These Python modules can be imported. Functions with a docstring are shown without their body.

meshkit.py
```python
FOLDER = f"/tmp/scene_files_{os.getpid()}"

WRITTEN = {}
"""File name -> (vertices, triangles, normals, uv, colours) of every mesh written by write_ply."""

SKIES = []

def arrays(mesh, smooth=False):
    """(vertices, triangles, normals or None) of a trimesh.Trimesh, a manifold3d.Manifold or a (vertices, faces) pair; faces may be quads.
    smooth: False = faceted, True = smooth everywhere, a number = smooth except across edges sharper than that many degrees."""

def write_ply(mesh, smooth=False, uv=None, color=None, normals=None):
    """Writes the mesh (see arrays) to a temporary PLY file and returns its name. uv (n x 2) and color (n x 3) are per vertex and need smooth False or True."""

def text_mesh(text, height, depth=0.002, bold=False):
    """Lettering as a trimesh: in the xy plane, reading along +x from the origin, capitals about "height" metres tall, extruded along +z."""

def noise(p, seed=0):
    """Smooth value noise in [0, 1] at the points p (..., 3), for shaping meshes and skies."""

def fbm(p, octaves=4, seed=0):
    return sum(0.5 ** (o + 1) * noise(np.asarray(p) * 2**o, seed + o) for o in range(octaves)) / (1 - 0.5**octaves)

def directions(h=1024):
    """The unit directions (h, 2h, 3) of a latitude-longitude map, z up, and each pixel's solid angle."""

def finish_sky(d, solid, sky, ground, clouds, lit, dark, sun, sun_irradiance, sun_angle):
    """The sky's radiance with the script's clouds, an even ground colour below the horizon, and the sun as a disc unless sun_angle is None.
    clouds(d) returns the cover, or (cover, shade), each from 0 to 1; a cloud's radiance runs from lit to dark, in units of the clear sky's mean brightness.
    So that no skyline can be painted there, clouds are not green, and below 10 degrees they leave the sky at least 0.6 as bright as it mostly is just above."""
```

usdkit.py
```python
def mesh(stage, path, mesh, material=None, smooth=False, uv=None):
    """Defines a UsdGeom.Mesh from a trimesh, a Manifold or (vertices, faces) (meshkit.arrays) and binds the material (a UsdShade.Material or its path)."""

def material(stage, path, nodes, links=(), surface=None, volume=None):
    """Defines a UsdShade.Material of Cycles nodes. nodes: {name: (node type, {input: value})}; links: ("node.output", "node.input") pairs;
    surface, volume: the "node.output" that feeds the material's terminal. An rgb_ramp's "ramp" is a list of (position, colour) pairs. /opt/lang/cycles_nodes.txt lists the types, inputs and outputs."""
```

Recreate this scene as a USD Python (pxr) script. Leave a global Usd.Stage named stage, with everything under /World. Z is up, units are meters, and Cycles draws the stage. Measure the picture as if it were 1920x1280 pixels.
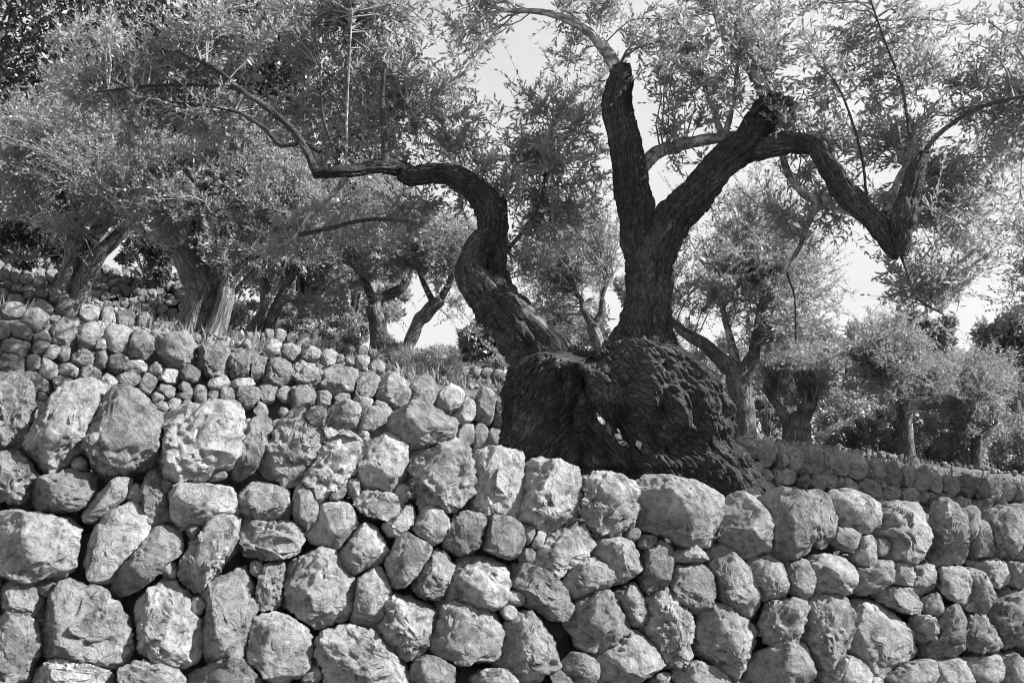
import math, numpy as np, usdkit, meshkit
from pxr import Usd, UsdGeom, UsdLux, UsdShade, Gf, Sdf, Vt

# ------------------------------------------------------------------ camera, sky, sun, exposure
stage = Usd.Stage.CreateInMemory()
UsdGeom.SetStageUpAxis(stage, 'Z')
world = UsdGeom.Xform.Define(stage, '/World')
F, CAMZ, PITCH = 1500.0, 1.55, math.radians(8.5)          # focal length in photo pixels, eye height, tilt
EXPOSURE = 1.66
SUN = np.array([0.81, -0.04, 0.57]); SUN /= np.linalg.norm(SUN)
SUN_POWER, SKY_POWER = 1.25, 0.055
cam = UsdGeom.Camera.Define(stage, '/World/camera')
cam.AddTranslateOp().Set((0, 0, CAMZ)); cam.AddRotateXOp().Set(90 + math.degrees(PITCH))
cam.CreateHorizontalApertureAttr(36.0); cam.CreateVerticalApertureAttr(24.0)
cam.CreateFocalLengthAttr(36.0 * F / 1920); cam.CreateClippingRangeAttr((0.05, 5000.0))
cam.CreateExposureAttr(EXPOSURE)
sky = UsdLux.DomeLight.Define(stage, '/World/sky'); sky.CreateIntensityAttr(1.0)
skym = usdkit.material(stage, '/World/Looks/sky_look', {
    'sky': ('sky_texture', {'sky_type': 'single_scattering', 'sun_disc': False, 'sun_elevation': math.asin(SUN[2]),
                            'sun_rotation': math.atan2(SUN[0], SUN[1]), 'aerosol_density': 2.0}),
    'bw': ('rgb_to_bw', {}),
    'tc': ('texture_coordinate', {}), 'map': ('mapping', {'scale': (1.2, 1.2, 3.0)}),
    'n': ('noise_texture', {'scale': 2.2, 'detail': 6.0, 'roughness': 0.6, 'distortion': 0.4}),
    'r': ('map_range', {'from_min': 0.3, 'from_max': 0.7, 'to_min': 0.55, 'to_max': 0.85, 'clamp': True}),
    'mix': ('mix_color', {'b': (6.0, 6.0, 6.0), 'use_clamp': False}),
    'bg': ('background_shader', {'strength': SKY_POWER})},
    [('sky.color', 'bw.color'), ('bw.val', 'mix.a'), ('tc.generated', 'map.vector'), ('map.vector', 'n.vector'), ('n.fac', 'r.value'),
     ('r.result', 'mix.fac'), ('mix.result', 'bg.color')], surface='bg.background')
UsdShade.MaterialBindingAPI.Apply(sky.GetPrim()).Bind(skym)
sky.GetPrim().SetCustomDataByKey('kind', 'structure')
sun = UsdLux.DistantLight.Define(stage, '/World/sun')
sun.CreateIntensityAttr(SUN_POWER); sun.CreateAngleAttr(0.5); sun.CreateNormalizeAttr(True); sun.CreateColorAttr((1, 1, 1))
q = Gf.Rotation(Gf.Vec3d(0, 0, 1), Gf.Vec3d(*map(float, SUN)))
sun.AddTransformOp().Set(Gf.Matrix4d().SetRotate(q))

# ------------------------------------------------------------------ helpers
cp, sp_ = math.cos(PITCH), math.sin(PITCH)
def ray(px, py):
    a = (np.asarray(px, float) - 960) / F; b = (640 - np.asarray(py, float)) / F
    return np.stack(np.broadcast_arrays(a, cp - b * sp_, sp_ + b * cp), -1)
def at(px, py, Y):
    d = ray(px, py); t = np.asarray(Y, float) / d[..., 1]
    return d * t[..., None] + np.array([0, 0, CAMZ])
def unit(v): v = np.asarray(v, float); return v / (np.linalg.norm(v, axis=-1, keepdims=True) + 1e-12)
used = {}
def path_for(name, parent):
    base = f'{parent}/{name}'; n = used.get(base, -1) + 1; used[base] = n
    return base if n == 0 else f'{base}_{n:03d}'
def tag(p, label=None, cat=None, group=None, kind=None):
    for k, v in (('label', label), ('category', cat), ('group', group), ('kind', kind)):
        if v: p.SetCustomDataByKey(k, v)
    return p
def thing(name, label, cat, group=None, kind=None, loc=(0, 0, 0)):
    x = UsdGeom.Xform.Define(stage, path_for(name, '/World')); x.AddTranslateOp().Set(tuple(map(float, loc)))
    tag(x.GetPrim(), label, cat, group, kind); return x.GetPrim()
def obj(name, v, f, mat, parent=None, smooth=True, uv=None, origin=(0, 0, 0)):
    root = '/World' if parent is None else str(parent.GetPath())
    return usdkit.mesh(stage, path_for(name, root), (np.asarray(v) - np.asarray(origin), f), mat, smooth=smooth, uv=uv).GetPrim()
class Bag:
    def __init__(s): s.v, s.f, s.u, s.n = [], [], [], 0
    def add(s, v, f, u=None):
        s.v.append(v); s.f.append(np.asarray(f) + s.n); s.n += len(v); s.u.append(np.zeros((len(v), 2)) if u is None else u)
    def get(s): return np.vstack(s.v), np.vstack(s.f), np.vstack(s.u)
def noise(p, seed=0): return meshkit.noise(p, seed) * 2 - 1
def fbm(p, o, seed=0): return meshkit.fbm(p, o, seed) * 2 - 1

from scipy.spatial import cKDTree
def plates(p, seed):
    """bark plates: 0 in the cracks between plates, 1 on them; p in plate sizes"""
    q = p + .35 * np.stack([noise(p * .9 + k * 7, seed + k) for k in range(3)], -1); lo_ = np.floor(q.min(0)) - 1; hi_ = np.ceil(q.max(0)) + 1
    base = np.floor(np.unique(np.floor(q).astype(int), axis=0)); base = np.unique((base[:, None] + np.array(list(np.ndindex(3, 3, 3))) - 1).reshape(-1, 3), axis=0)
    jit = np.stack([meshkit.noise(base * 1.0 + .5 + 31 * k, seed + 50 + k) for k in range(3)], -1); c = base + .5 + (jit - .5) * 1.6
    d, _ = cKDTree(c).query(q, k=2); t = np.clip((d[:, 1] - d[:, 0]) / .32, 0, 1); return t * t * (3 - 2 * t)
# ------------------------------------------------------------------ materials (a grey world: the photograph is black and white)
def g(x): return (x, x, x)
def stone_mat(name, tone, scale=1.0, rnd=0.22):
    return usdkit.material(stage, '/World/Looks/' + name, {
        'geo': ('geometry', {}), 'oi': ('object_info', {}),
        'n1': ('noise_texture', {'scale': 5.0 * scale, 'detail': 6.0, 'roughness': 0.62}),
        'n2': ('noise_texture', {'scale': 34.0 * scale, 'detail': 8.0, 'roughness': 0.72}),
        'n3': ('noise_texture', {'scale': 13.0 * scale, 'detail': 5.0, 'roughness': 0.6, 'distortion': 0.6}),
        'r1': ('rgb_ramp', {'ramp': [(0.25, g(tone * 0.62)), (0.5, g(tone)), (0.75, g(tone * 1.25))]}),
        'r2': ('rgb_ramp', {'ramp': [(0.3, g(0.3)), (0.43, g(0.85)), (0.58, g(1.1)), (0.72, g(1.5))]}),
        'lich': ('map_range', {'from_min': 0.60, 'from_max': 0.68, 'to_min': 0.0, 'to_max': 0.55, 'clamp': True}),
        'dk': ('map_range', {'from_min': 0.45, 'from_max': 0.35, 'to_min': 0.0, 'to_max': 0.75, 'clamp': True}),
        'var': ('map_range', {'from_min': 0.0, 'from_max': 1.0, 'to_min': 1 - rnd, 'to_max': 1 + rnd}),
        'm1': ('mix_color', {'blend_type': 'multiply', 'fac': 1.0, 'use_clamp': False}),
        'm2': ('mix_color', {'b': g(min(0.62, tone * 1.8))}), 'm3': ('mix_color', {'b': g(tone * 0.35)}),
        'm4': ('mix_color', {'blend_type': 'multiply', 'fac': 1.0}),
        'b1': ('bump', {'strength': 1.0, 'distance': 0.022 / scale}), 'b2': ('bump', {'strength': 1.0, 'distance': 0.05 / scale}),
        'p': ('principled_bsdf', {'roughness': 0.92, 'specular_ior_level': 0.15})},
        [('geo.position', 'n1.vector'), ('geo.position', 'n2.vector'), ('geo.position', 'n3.vector'), ('n1.fac', 'r1.fac'), ('n2.fac', 'r2.fac'),
         ('r1.color', 'm1.a'), ('r2.color', 'm1.b'), ('n3.fac', 'lich.value'), ('n3.fac', 'dk.value'), ('m1.result', 'm2.a'), ('lich.result', 'm2.fac'),
         ('m2.result', 'm3.a'), ('dk.result', 'm3.fac'), ('oi.random', 'var.value'), ('m3.result', 'm4.a'), ('var.result', 'm4.b'), ('m4.result', 'p.base_color'),
         ('n3.fac', 'b2.height'), ('n2.fac', 'b1.height'), ('b2.normal', 'b1.normal'), ('b1.normal', 'p.normal')], surface='p.BSDF')
def bark_mat(name, tone, ks=(60.0, 9.0), depth=0.02):
    return usdkit.material(stage, '/World/Looks/' + name, {
        'uv': ('uvmap', {'attribute': 'st'}), 'geo': ('geometry', {}),
        'wn': ('noise_texture', {'scale': 6.0, 'detail': 4.0}), 'add': ('mix_color', {'blend_type': 'add', 'fac': 0.05, 'use_clamp': False}),
        'mp': ('mapping', {'scale': (ks[0], ks[1], 1.0)}), 'mp2': ('mapping', {'scale': (ks[0] * 2.3, ks[1] * 2.8, 1.0)}),
        'a': ('noise_texture', {'scale': 1.0, 'detail': 3.0, 'roughness': 0.55}), 'b': ('noise_texture', {'scale': 1.0, 'detail': 3.0, 'roughness': 0.6}),
        'a1': ('math', {'math_type': 'subtract', 'value2': 0.5}), 'a2': ('math', {'math_type': 'absolute'}), 'a3': ('map_range', {'from_min': 0.0, 'from_max': 0.12, 'to_min': 0.0, 'to_max': 1.0, 'clamp': True}),
        'b1': ('math', {'math_type': 'subtract', 'value2': 0.5}), 'b2': ('math', {'math_type': 'absolute'}), 'b3': ('map_range', {'from_min': 0.0, 'from_max': 0.12, 'to_min': 0.45, 'to_max': 1.0, 'clamp': True}),
        'mul': ('math', {'math_type': 'multiply'}),
        'n': ('noise_texture', {'scale': 90.0, 'detail': 6.0, 'roughness': 0.7}), 'n1': ('noise_texture', {'scale': 4.0, 'detail': 5.0}),
        'r': ('rgb_ramp', {'ramp': [(0.0, g(tone * 0.3)), (0.3, g(tone * 0.8)), (1.0, g(tone * 1.6))]}),
        'r1': ('rgb_ramp', {'ramp': [(0.3, g(0.6)), (0.55, g(1.0)), (0.72, g(1.9))]}),
        'm': ('mix_color', {'blend_type': 'multiply', 'fac': 1.0, 'use_clamp': False}),
        'u1': ('bump', {'strength': 1.0, 'distance': depth}), 'u2': ('bump', {'strength': 0.6, 'distance': 0.006}),
        'p': ('principled_bsdf', {'roughness': 0.9, 'specular_ior_level': 0.2})},
        [('uv.UV', 'add.a'), ('geo.position', 'wn.vector'), ('wn.color', 'add.b'), ('add.result', 'mp.vector'), ('add.result', 'mp2.vector'), ('mp.vector', 'a.vector'), ('mp2.vector', 'b.vector'),
         ('a.fac', 'a1.value1'), ('a1.value', 'a2.value1'), ('a2.value', 'a3.value'), ('b.fac', 'b1.value1'), ('b1.value', 'b2.value1'), ('b2.value', 'b3.value'), ('a3.result', 'mul.value1'), ('b3.result', 'mul.value2'),
         ('geo.position', 'n.vector'), ('geo.position', 'n1.vector'), ('mul.value', 'r.fac'), ('n1.fac', 'r1.fac'), ('r.color', 'm.a'), ('r1.color', 'm.b'), ('m.result', 'p.base_color'),
         ('mul.value', 'u1.height'), ('n.fac', 'u2.height'), ('u1.normal', 'u2.normal'), ('u2.normal', 'p.normal')], surface='p.BSDF')
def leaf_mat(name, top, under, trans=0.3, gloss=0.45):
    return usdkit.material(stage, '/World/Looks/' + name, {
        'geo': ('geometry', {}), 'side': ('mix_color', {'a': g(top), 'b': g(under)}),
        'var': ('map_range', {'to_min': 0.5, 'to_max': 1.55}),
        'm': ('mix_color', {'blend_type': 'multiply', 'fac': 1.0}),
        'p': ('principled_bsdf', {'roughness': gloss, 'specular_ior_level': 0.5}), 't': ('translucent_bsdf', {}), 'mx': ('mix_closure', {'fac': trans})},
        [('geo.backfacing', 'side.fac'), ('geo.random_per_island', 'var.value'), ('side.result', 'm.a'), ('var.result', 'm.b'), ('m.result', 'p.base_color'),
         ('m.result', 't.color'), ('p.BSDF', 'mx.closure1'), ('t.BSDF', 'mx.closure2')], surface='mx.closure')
def rough_mat(name, a, b, scale, bump=0.02):
    return usdkit.material(stage, '/World/Looks/' + name, {
        'geo': ('geometry', {}), 'n': ('noise_texture', {'scale': scale, 'detail': 8.0, 'roughness': 0.7}),
        'r': ('rgb_ramp', {'ramp': [(0.3, g(a)), (0.7, g(b))]}), 'b': ('bump', {'strength': 0.8, 'distance': bump}),
        'p': ('principled_bsdf', {'roughness': 0.95, 'specular_ior_level': 0.1})},
        [('geo.position', 'n.vector'), ('n.fac', 'r.fac'), ('r.color', 'p.base_color'), ('n.fac', 'b.height'), ('b.normal', 'p.normal')], surface='p.BSDF')
M_stone = [stone_mat('limestone', 0.22), stone_mat('pale_limestone', 0.26), stone_mat('dark_limestone', 0.17)]
M_stone_far = [stone_mat('far_limestone', 0.22, 0.6), stone_mat('far_pale_limestone', 0.26, 0.6), stone_mat('far_dark_and_shaded_limestone', 0.17, 0.6)]  # darkest: random dark stones, and painted shade on upper wall and rubble bank
M_bark = bark_mat('old_olive_bark', 0.085, (46.0, 15.0), 0.035)
M_bole = bark_mat('old_bole_bark', 0.085, (46.0, 15.0), 0.04)
M_limb = bark_mat('olive_limb_bark', 0.10, (60.0, 18.0), 0.022)
M_young = bark_mat('smooth_olive_bark', 0.26, (14.0, 6.0), 0.003)
M_bark2 = bark_mat('grey_olive_bark', 0.14, (26.0, 5.0), 0.02)
M_twig = rough_mat('twig_bark', 0.12, 0.24, 60.0, 0.002)
M_wood = bark_mat('bare_dead_wood', 0.19, (30.0, 1.2), 0.015)
M_leaf = leaf_mat('olive_leaf', 0.42, 0.55, 0.45)
M_leaf2 = leaf_mat('olive_leaf_mid', 0.42, 0.55, 0.45)
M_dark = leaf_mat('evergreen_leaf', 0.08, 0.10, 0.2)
M_bush = leaf_mat('scrub_leaf', 0.36, 0.46, 0.45)
M_grass = leaf_mat('dry_grass_blade', 0.28, 0.3, 0.35, 0.7)
M_soil = rough_mat('terrace_soil', 0.05, 0.14, 9.0, 0.03)

# ------------------------------------------------------------------ walls: where they stand (depth by picture column, batter)
def lin(pts):
    a = np.array(pts, float)
    def fn(x):
        x = np.asarray(x, float); y = np.interp(x, a[:, 0], a[:, 1])
        y = np.where(x < a[0, 0], a[0, 1] + (x - a[0, 0]) * (a[1, 1] - a[0, 1]) / (a[1, 0] - a[0, 0]), y)
        return np.where(x > a[-1, 0], a[-1, 1] + (x - a[-1, 0]) * (a[-1, 1] - a[-2, 1]) / (a[-1, 0] - a[-2, 0]), y)
    return fn
Y1, K1, Z1 = lin([(0, 2.75), (960, 3.35), (1920, 4.2)]), 0.22, CAMZ
Y2, K2, Z2 = lin([(0, 5.7), (960, 7.5), (1400, 8.5), (1920, 10.2)]), 0.16, CAMZ + .6
Y3, K3, Z3 = lin([(0, 8.4), (700, 10.4), (1000, 11.0), (1500, 11.8), (1920, 12.8)]), 0.16, CAMZ + 1.2
T1 = lin([(0, 745), (200, 735), (420, 765), (700, 800), (900, 855), (1100, 895), (1400, 925), (1920, 975)])
B2 = lin([(0, 800), (480, 815), (950, 850), (1380, 930), (1920, 985)])
T2 = lin([(0, 590), (430, 640), (700, 695), (960, 735), (1380, 832), (1920, 918)])
B3 = lin([(0, 585), (300, 625), (500, 655), (700, 695), (960, 735), (1380, 832), (1920, 918)])
T3 = lin([(0, 520), (110, 545), (300, 612), (500, 632), (700, 660), (1000, 715), (1480, 835), (1700, 862), (1920, 890)])
def on_wall(px, py, Yf, k, zr):
    d = ray(px, py); y = Yf(px); t = (y - k * (zr - CAMZ)) / (d[..., 1] - k * d[..., 2])
    return d * t[..., None] + np.array([0, 0, CAMZ])

# ------------------------------------------------------------------ the ground: one terraced sheet
cols = np.concatenate([np.linspace(-700, -60, 18), np.linspace(-40, 1960, 130), np.linspace(1990, 2700, 20)])
w1b, w1t = on_wall(cols, np.full_like(cols, 1500), Y1, K1, Z1), on_wall(cols, T1(cols) + 14, Y1, K1, Z1)
w2b, w2t = on_wall(cols, B2(cols), Y2, K2, Z2), on_wall(cols, T2(cols) + 6, Y2, K2, Z2)
w3b, w3t = on_wall(cols, B3(cols), Y3, K3, Z3), on_wall(cols, T3(cols) + 5, Y3, K3, Z3)
rows = []
def push(p, back=0., up=0.): q_ = p.copy(); q_[:, 1] += back; q_[:, 2] += up; rows.append(q_)
lo = w1b.copy(); lo[:, 2] = 0.0
far0 = lo.copy(); far0[:, 1] = -60; far0[:, 0] *= 9; rows.append(far0)
mid0 = lo.copy(); mid0[:, 1] = 0.5; mid0[:, 0] *= 1.6; rows.append(mid0)
push(lo, -.1); q_ = lo.copy(); q_[:, 1] += .5; rows.append(q_)
push(w1t, .40, -.16); push(w1t, .48, -.08)
for s in (.12, .22, .35, .5, .65, .8, .93): rows.append(w1t * (1 - s) + w2b * s + np.array([0, .42 * (1 - s), -.05]))
push(w2b, .0); push(w2b, .16, .05); push(w2t, .2, -.06); push(w2t, .28, -.02)
for s in (.15, .4, .6, .85): rows.append(w2t * (1 - s) + w3b * s + np.array([0, .2 * (1 - s), -.02]))
push(w3b); push(w3b, .16, .03); push(w3t, .2, -.05); push(w3t, .3, 0)
for yy, dz in ((1.5, .05), (4, .1), (9, .1), (18, -.3), (40, -3), (90, -12), (400, -60)):
    p = w3t.copy(); sc = (p[:, 1] + yy) / p[:, 1]; p[:, 0] *= sc; p[:, 1] += yy; p[:, 2] = np.clip(p[:, 2], -2, 4) + dz; rows.append(p)
R = np.stack(rows)
jit = fbm(R.reshape(-1, 3) * 3.1, 3, 5).reshape(R.shape[:2]); R[5:-3, :, 2] += jit[5:-3] * .035
nr, nc = R.shape[:2]
i, j = np.meshgrid(np.arange(nr - 1), np.arange(nc - 1), indexing='ij'); a_ = i * nc + j
quads = np.stack([a_, a_ + 1, a_ + nc + 1, a_ + nc], -1).reshape(-1, 4)
tag(obj('ground', R.reshape(-1, 3), np.vstack([quads[:, :3], quads[:, [0, 2, 3]]]), M_soil), 'stony terraced hillside soil stepping up behind the walls', 'ground', kind='structure')

# ------------------------------------------------------------------ stones
def outline(k, S, nth, rng, limit=1.11):
    """radius by angle of stone k of the list S (cx, cy, a, b, degrees) in picture units: it ends where a neighbour begins"""
    cx, cy, a, b, an = S[k]; R0 = max(a, b)
    th = np.arange(nth) / nth * 2 * np.pi; rr = np.linspace(.2, 1.35, 47) * R0
    X = cx + rr[None] * np.cos(th)[:, None]; Y = cy - rr[None] * np.sin(th)[:, None]
    near = [m for m in range(len(S)) if m != k and math.hypot(S[m][0] - cx, S[m][1] - cy) < 1.4 * R0 + 1.2 * max(S[m][2], S[m][3])]
    def dist(m):
        x, y, aa, bb, ang = S[m]; c, s = math.cos(math.radians(ang)), math.sin(math.radians(ang))
        u = (X - x) * c - (Y - y) * s; v = (X - x) * s + (Y - y) * c
        return ((np.abs(u) / aa) ** 2.5 + (np.abs(v) / bb) ** 2.5) ** .4
    d = dist(k); out = d > limit
    for m in near: out |= dist(m) < d * .99
    first = np.where(out.any(1), out.argmax(1), len(rr) - 1); r = rr[np.maximum(first - 1, 0)]
    for _ in range(2): r = (np.roll(r, 1) + 2 * r + np.roll(r, -1)) / 4
    return th, r
def disc_grid(n):
    a = np.linspace(-1, 1, n); A, B = np.meshgrid(a, a, indexing='ij'); A, B = A.ravel(), B.ravel()
    big = np.abs(A) > np.abs(B); rho = np.where(big, np.abs(A), np.abs(B))
    with np.errstate(divide='ignore', invalid='ignore'):
        th = np.where(big, np.where(A >= 0, 0, np.pi) + np.pi / 4 * np.nan_to_num(B / A), np.pi / 2 * np.sign(B) - np.pi / 4 * np.nan_to_num(A / B))
    i, j = np.meshgrid(np.arange(n - 1), np.arange(n - 1), indexing='ij'); k = (i * n + j).ravel()
    flip = ((i + j) % 2 == 0).ravel()[:, None]
    f = np.vstack([np.where(flip, np.stack([k, k + n, k + n + 1], 1), np.stack([k, k + n, k + 1], 1)), np.where(flip, np.stack([k, k + n + 1, k + 1], 1), np.stack([k + 1, k + n, k + n + 1], 1))])
    rim = np.concatenate([np.arange(n - 1), np.arange(n - 1) * n + n - 1, (n - 1) * n + np.arange(n - 1, 0, -1), np.arange(n - 1, 0, -1) * n])
    f = np.vstack([f, np.stack([rim, np.roll(rim, -1), np.full(len(rim), n * n)], 1)])
    return rho, th % (2 * np.pi), f
grids = {}
def stone_mesh(C, Q, n, D, Db, N, rng, detail, seed):
    """C centre, Q outline points in the wall face, n outward normal; a broken limestone block"""
    if N not in grids: grids[N] = disc_grid(N)
    rho, th, f = grids[N]; nth = len(Q); phi = rho * np.pi * .68
    e = rng.uniform(.4, .68); rough = rng.uniform(.6, 1.5)
    s = np.abs(np.sin(phi)) ** e; c = np.sign(np.cos(phi)) * np.abs(np.cos(phi)) ** e; dd = np.where(c > 0, D, Db)
    x = th / (2 * np.pi) * nth; i0 = x.astype(int) % nth; w = (x - np.floor(x))[:, None]; q = (Q[i0] * (1 - w) + Q[(i0 + 1) % nth] * w) - C
    P = np.vstack([q * s[:, None] + n[None] * (c * dd)[:, None], [-n * Db]])
    size = np.linalg.norm(Q - C, axis=1).mean()
    t1 = unit(np.cross([0, 0, 1.], n)); t2 = np.cross(n, t1)
    for _ in range(rng.integers(13, 21)):                       # flat broken faces
        a = rng.uniform(0, 2 * np.pi); tilt = rng.uniform(.1, 1.57)
        m = unit(n * math.cos(tilt) + (t1 * math.cos(a) + t2 * math.sin(a)) * math.sin(tilt))
        h = P @ m; lim = h.max() * (rng.uniform(.62, .92) if tilt < 1.1 else rng.uniform(.78, .97)); P = P - np.maximum(h - lim, 0)[:, None] * m * .98
    rad = unit(P + n * D * .3)
    W = (P + C) / size
    h = .06 * fbm(W * 1.4, 3, seed) + .05 * (1 - 2.4 * np.abs(fbm(W * 1.7 + 7, 3, seed + 3)))
    if detail:
        pit = meshkit.noise(W * 5.5, seed + 9); h += .09 * rough * fbm(W * 4.4, 3, seed + 5) - .12 * rough * np.maximum(pit - .62, 0) * 2.6
        st = .5 + .5 * noise(W * 2.2 + .3 * np.stack([noise(W * 5, seed + 31)] * 3, 1), seed + 13); h += .11 * (np.round(st * 3) / 3 - st)
        h += .022 * rough * (1 - 2.2 * np.abs(fbm(W * 11, 2, seed + 21))) + .05 * rough * fbm(W * 9, 3, seed + 23)
    h = h * (.6 + .4 * rough)
    return P + rad * (h * size)[:, None] + C, f
def fix_wind(v, f):
    vol = np.einsum('ij,ij->i', v[f[:, 0]], np.cross(v[f[:, 1]], v[f[:, 2]])).sum()
    return f if vol > 0 else f[:, ::-1]
def build_wall(name, label, S, Yf, k, zr, seed, mats, nth, nphi, detail, bulge=(.42, .62), tilt=.28, recess=None, extra=None):
    rng = np.random.default_rng(seed); w = thing(name, label, 'stone wall')
    S = [tuple(s) + (0,) * (5 - len(s)) for s in S]
    for m in range(len(S)):
        cx, cy, a, b, an = S[m]
        th, r = outline(m, S, nth, rng)
        big = max(a, b); r = r * (1 + .06 * fbm(np.stack([np.cos(th) * 1.6, np.sin(th) * 1.6, np.full(nth, m * 3.7)], 1), 3, seed)) * .985
        C = on_wall(cx, cy, Yf, k, zr); Q = on_wall(cx + r * np.cos(th), cy - r * np.sin(th), Yf, k, zr)
        e = on_wall(cx + 30, cy, Yf, k, zr) - on_wall(cx - 30, cy, Yf, k, zr); u = on_wall(cx, cy - 30, Yf, k, zr) - on_wall(cx, cy + 30, Yf, k, zr)
        n = unit(np.cross(e, u)); n = n if n[1] < 0 else -n
        size = np.linalg.norm(Q - C, axis=1).mean()
        n2 = unit(n + rng.normal(0, tilt, 3) * np.array([1, .3, .8]))
        C2 = C + n * rng.uniform(-.4, .15) * size * .6
        v, f = stone_mesh(C2, Q + (C2 - C), n2, size * rng.uniform(*bulge), size * 1.0, int(np.clip(big * nphi, 12, 72)), rng, detail, seed * 1000 + m)
        if recess is not None and m >= recess: v = v - n * size * .5
        obj('stone', v, fix_wind(v - C2, f), mats[rng.choice(3, p=[.55, .25, .2])], w, smooth=42)
    return w
def z1(l): return [(u / 2, 640 + v / 2, a / 2, b / 2) + tuple(r) for u, v, a, b, *r in l]
def zz(l, ox, oy, s): return [(ox + u / s, oy + v / s, a / s, b / s) + tuple(r) for u, v, a, b, *r in l]
front = z1([(20,250,105,140,0),(235,325,205,110,50),(450,335,150,150,30),(765,375,165,155,0),(945,395,145,50,65),(1105,390,170,98,60),(1295,275,75,52,-10),
 (1250,470,160,82,60),(1440,440,132,94,90),(1585,320,130,80,-10),(1660,500,152,125,-60),(1880,530,115,132,0),(1400,300,52,50,0),(1180,290,50,50,0),
 (30,510,78,105,-30),(235,555,142,78,15),(415,575,140,40,42),(572,575,112,48,-72),(750,600,138,78,8),(1000,590,98,80,-15),(1145,615,88,50,-75),
 (820,492,48,26,15),(1420,615,100,55,-12),(1265,572,40,22,30),(1510,670,84,40,35),(1265,680,98,98,0),(1630,685,90,68,60),(1755,710,98,72,50),(1885,730,95,78,-30),
 (140,755,178,148,0),(410,745,172,108,50),(545,830,198,68,47),(775,790,162,74,58),(1025,747,140,74,-5),(1380,760,98,88,30),(1535,815,115,74,60),(1800,890,124,110,-10),(1645,872,118,64,55),
 (65,970,112,68,-10),(335,1070,172,170,0),(615,1050,188,118,-65),(860,1000,206,94,85),(1015,915,112,48,80),(1200,925,158,144,-50),(1395,950,142,66,78),(1545,1050,138,110,70),(1755,1105,152,134,-25),
 (45,1150,95,150,0),(1060,1140,128,132,0),(1360,1180,192,122,-15),(260,1255,172,66,-8),(560,1265,128,62,0),(840,1270,155,72,0),(1640,1260,98,82,-10),(1850,1290,95,60,0)])
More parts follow.
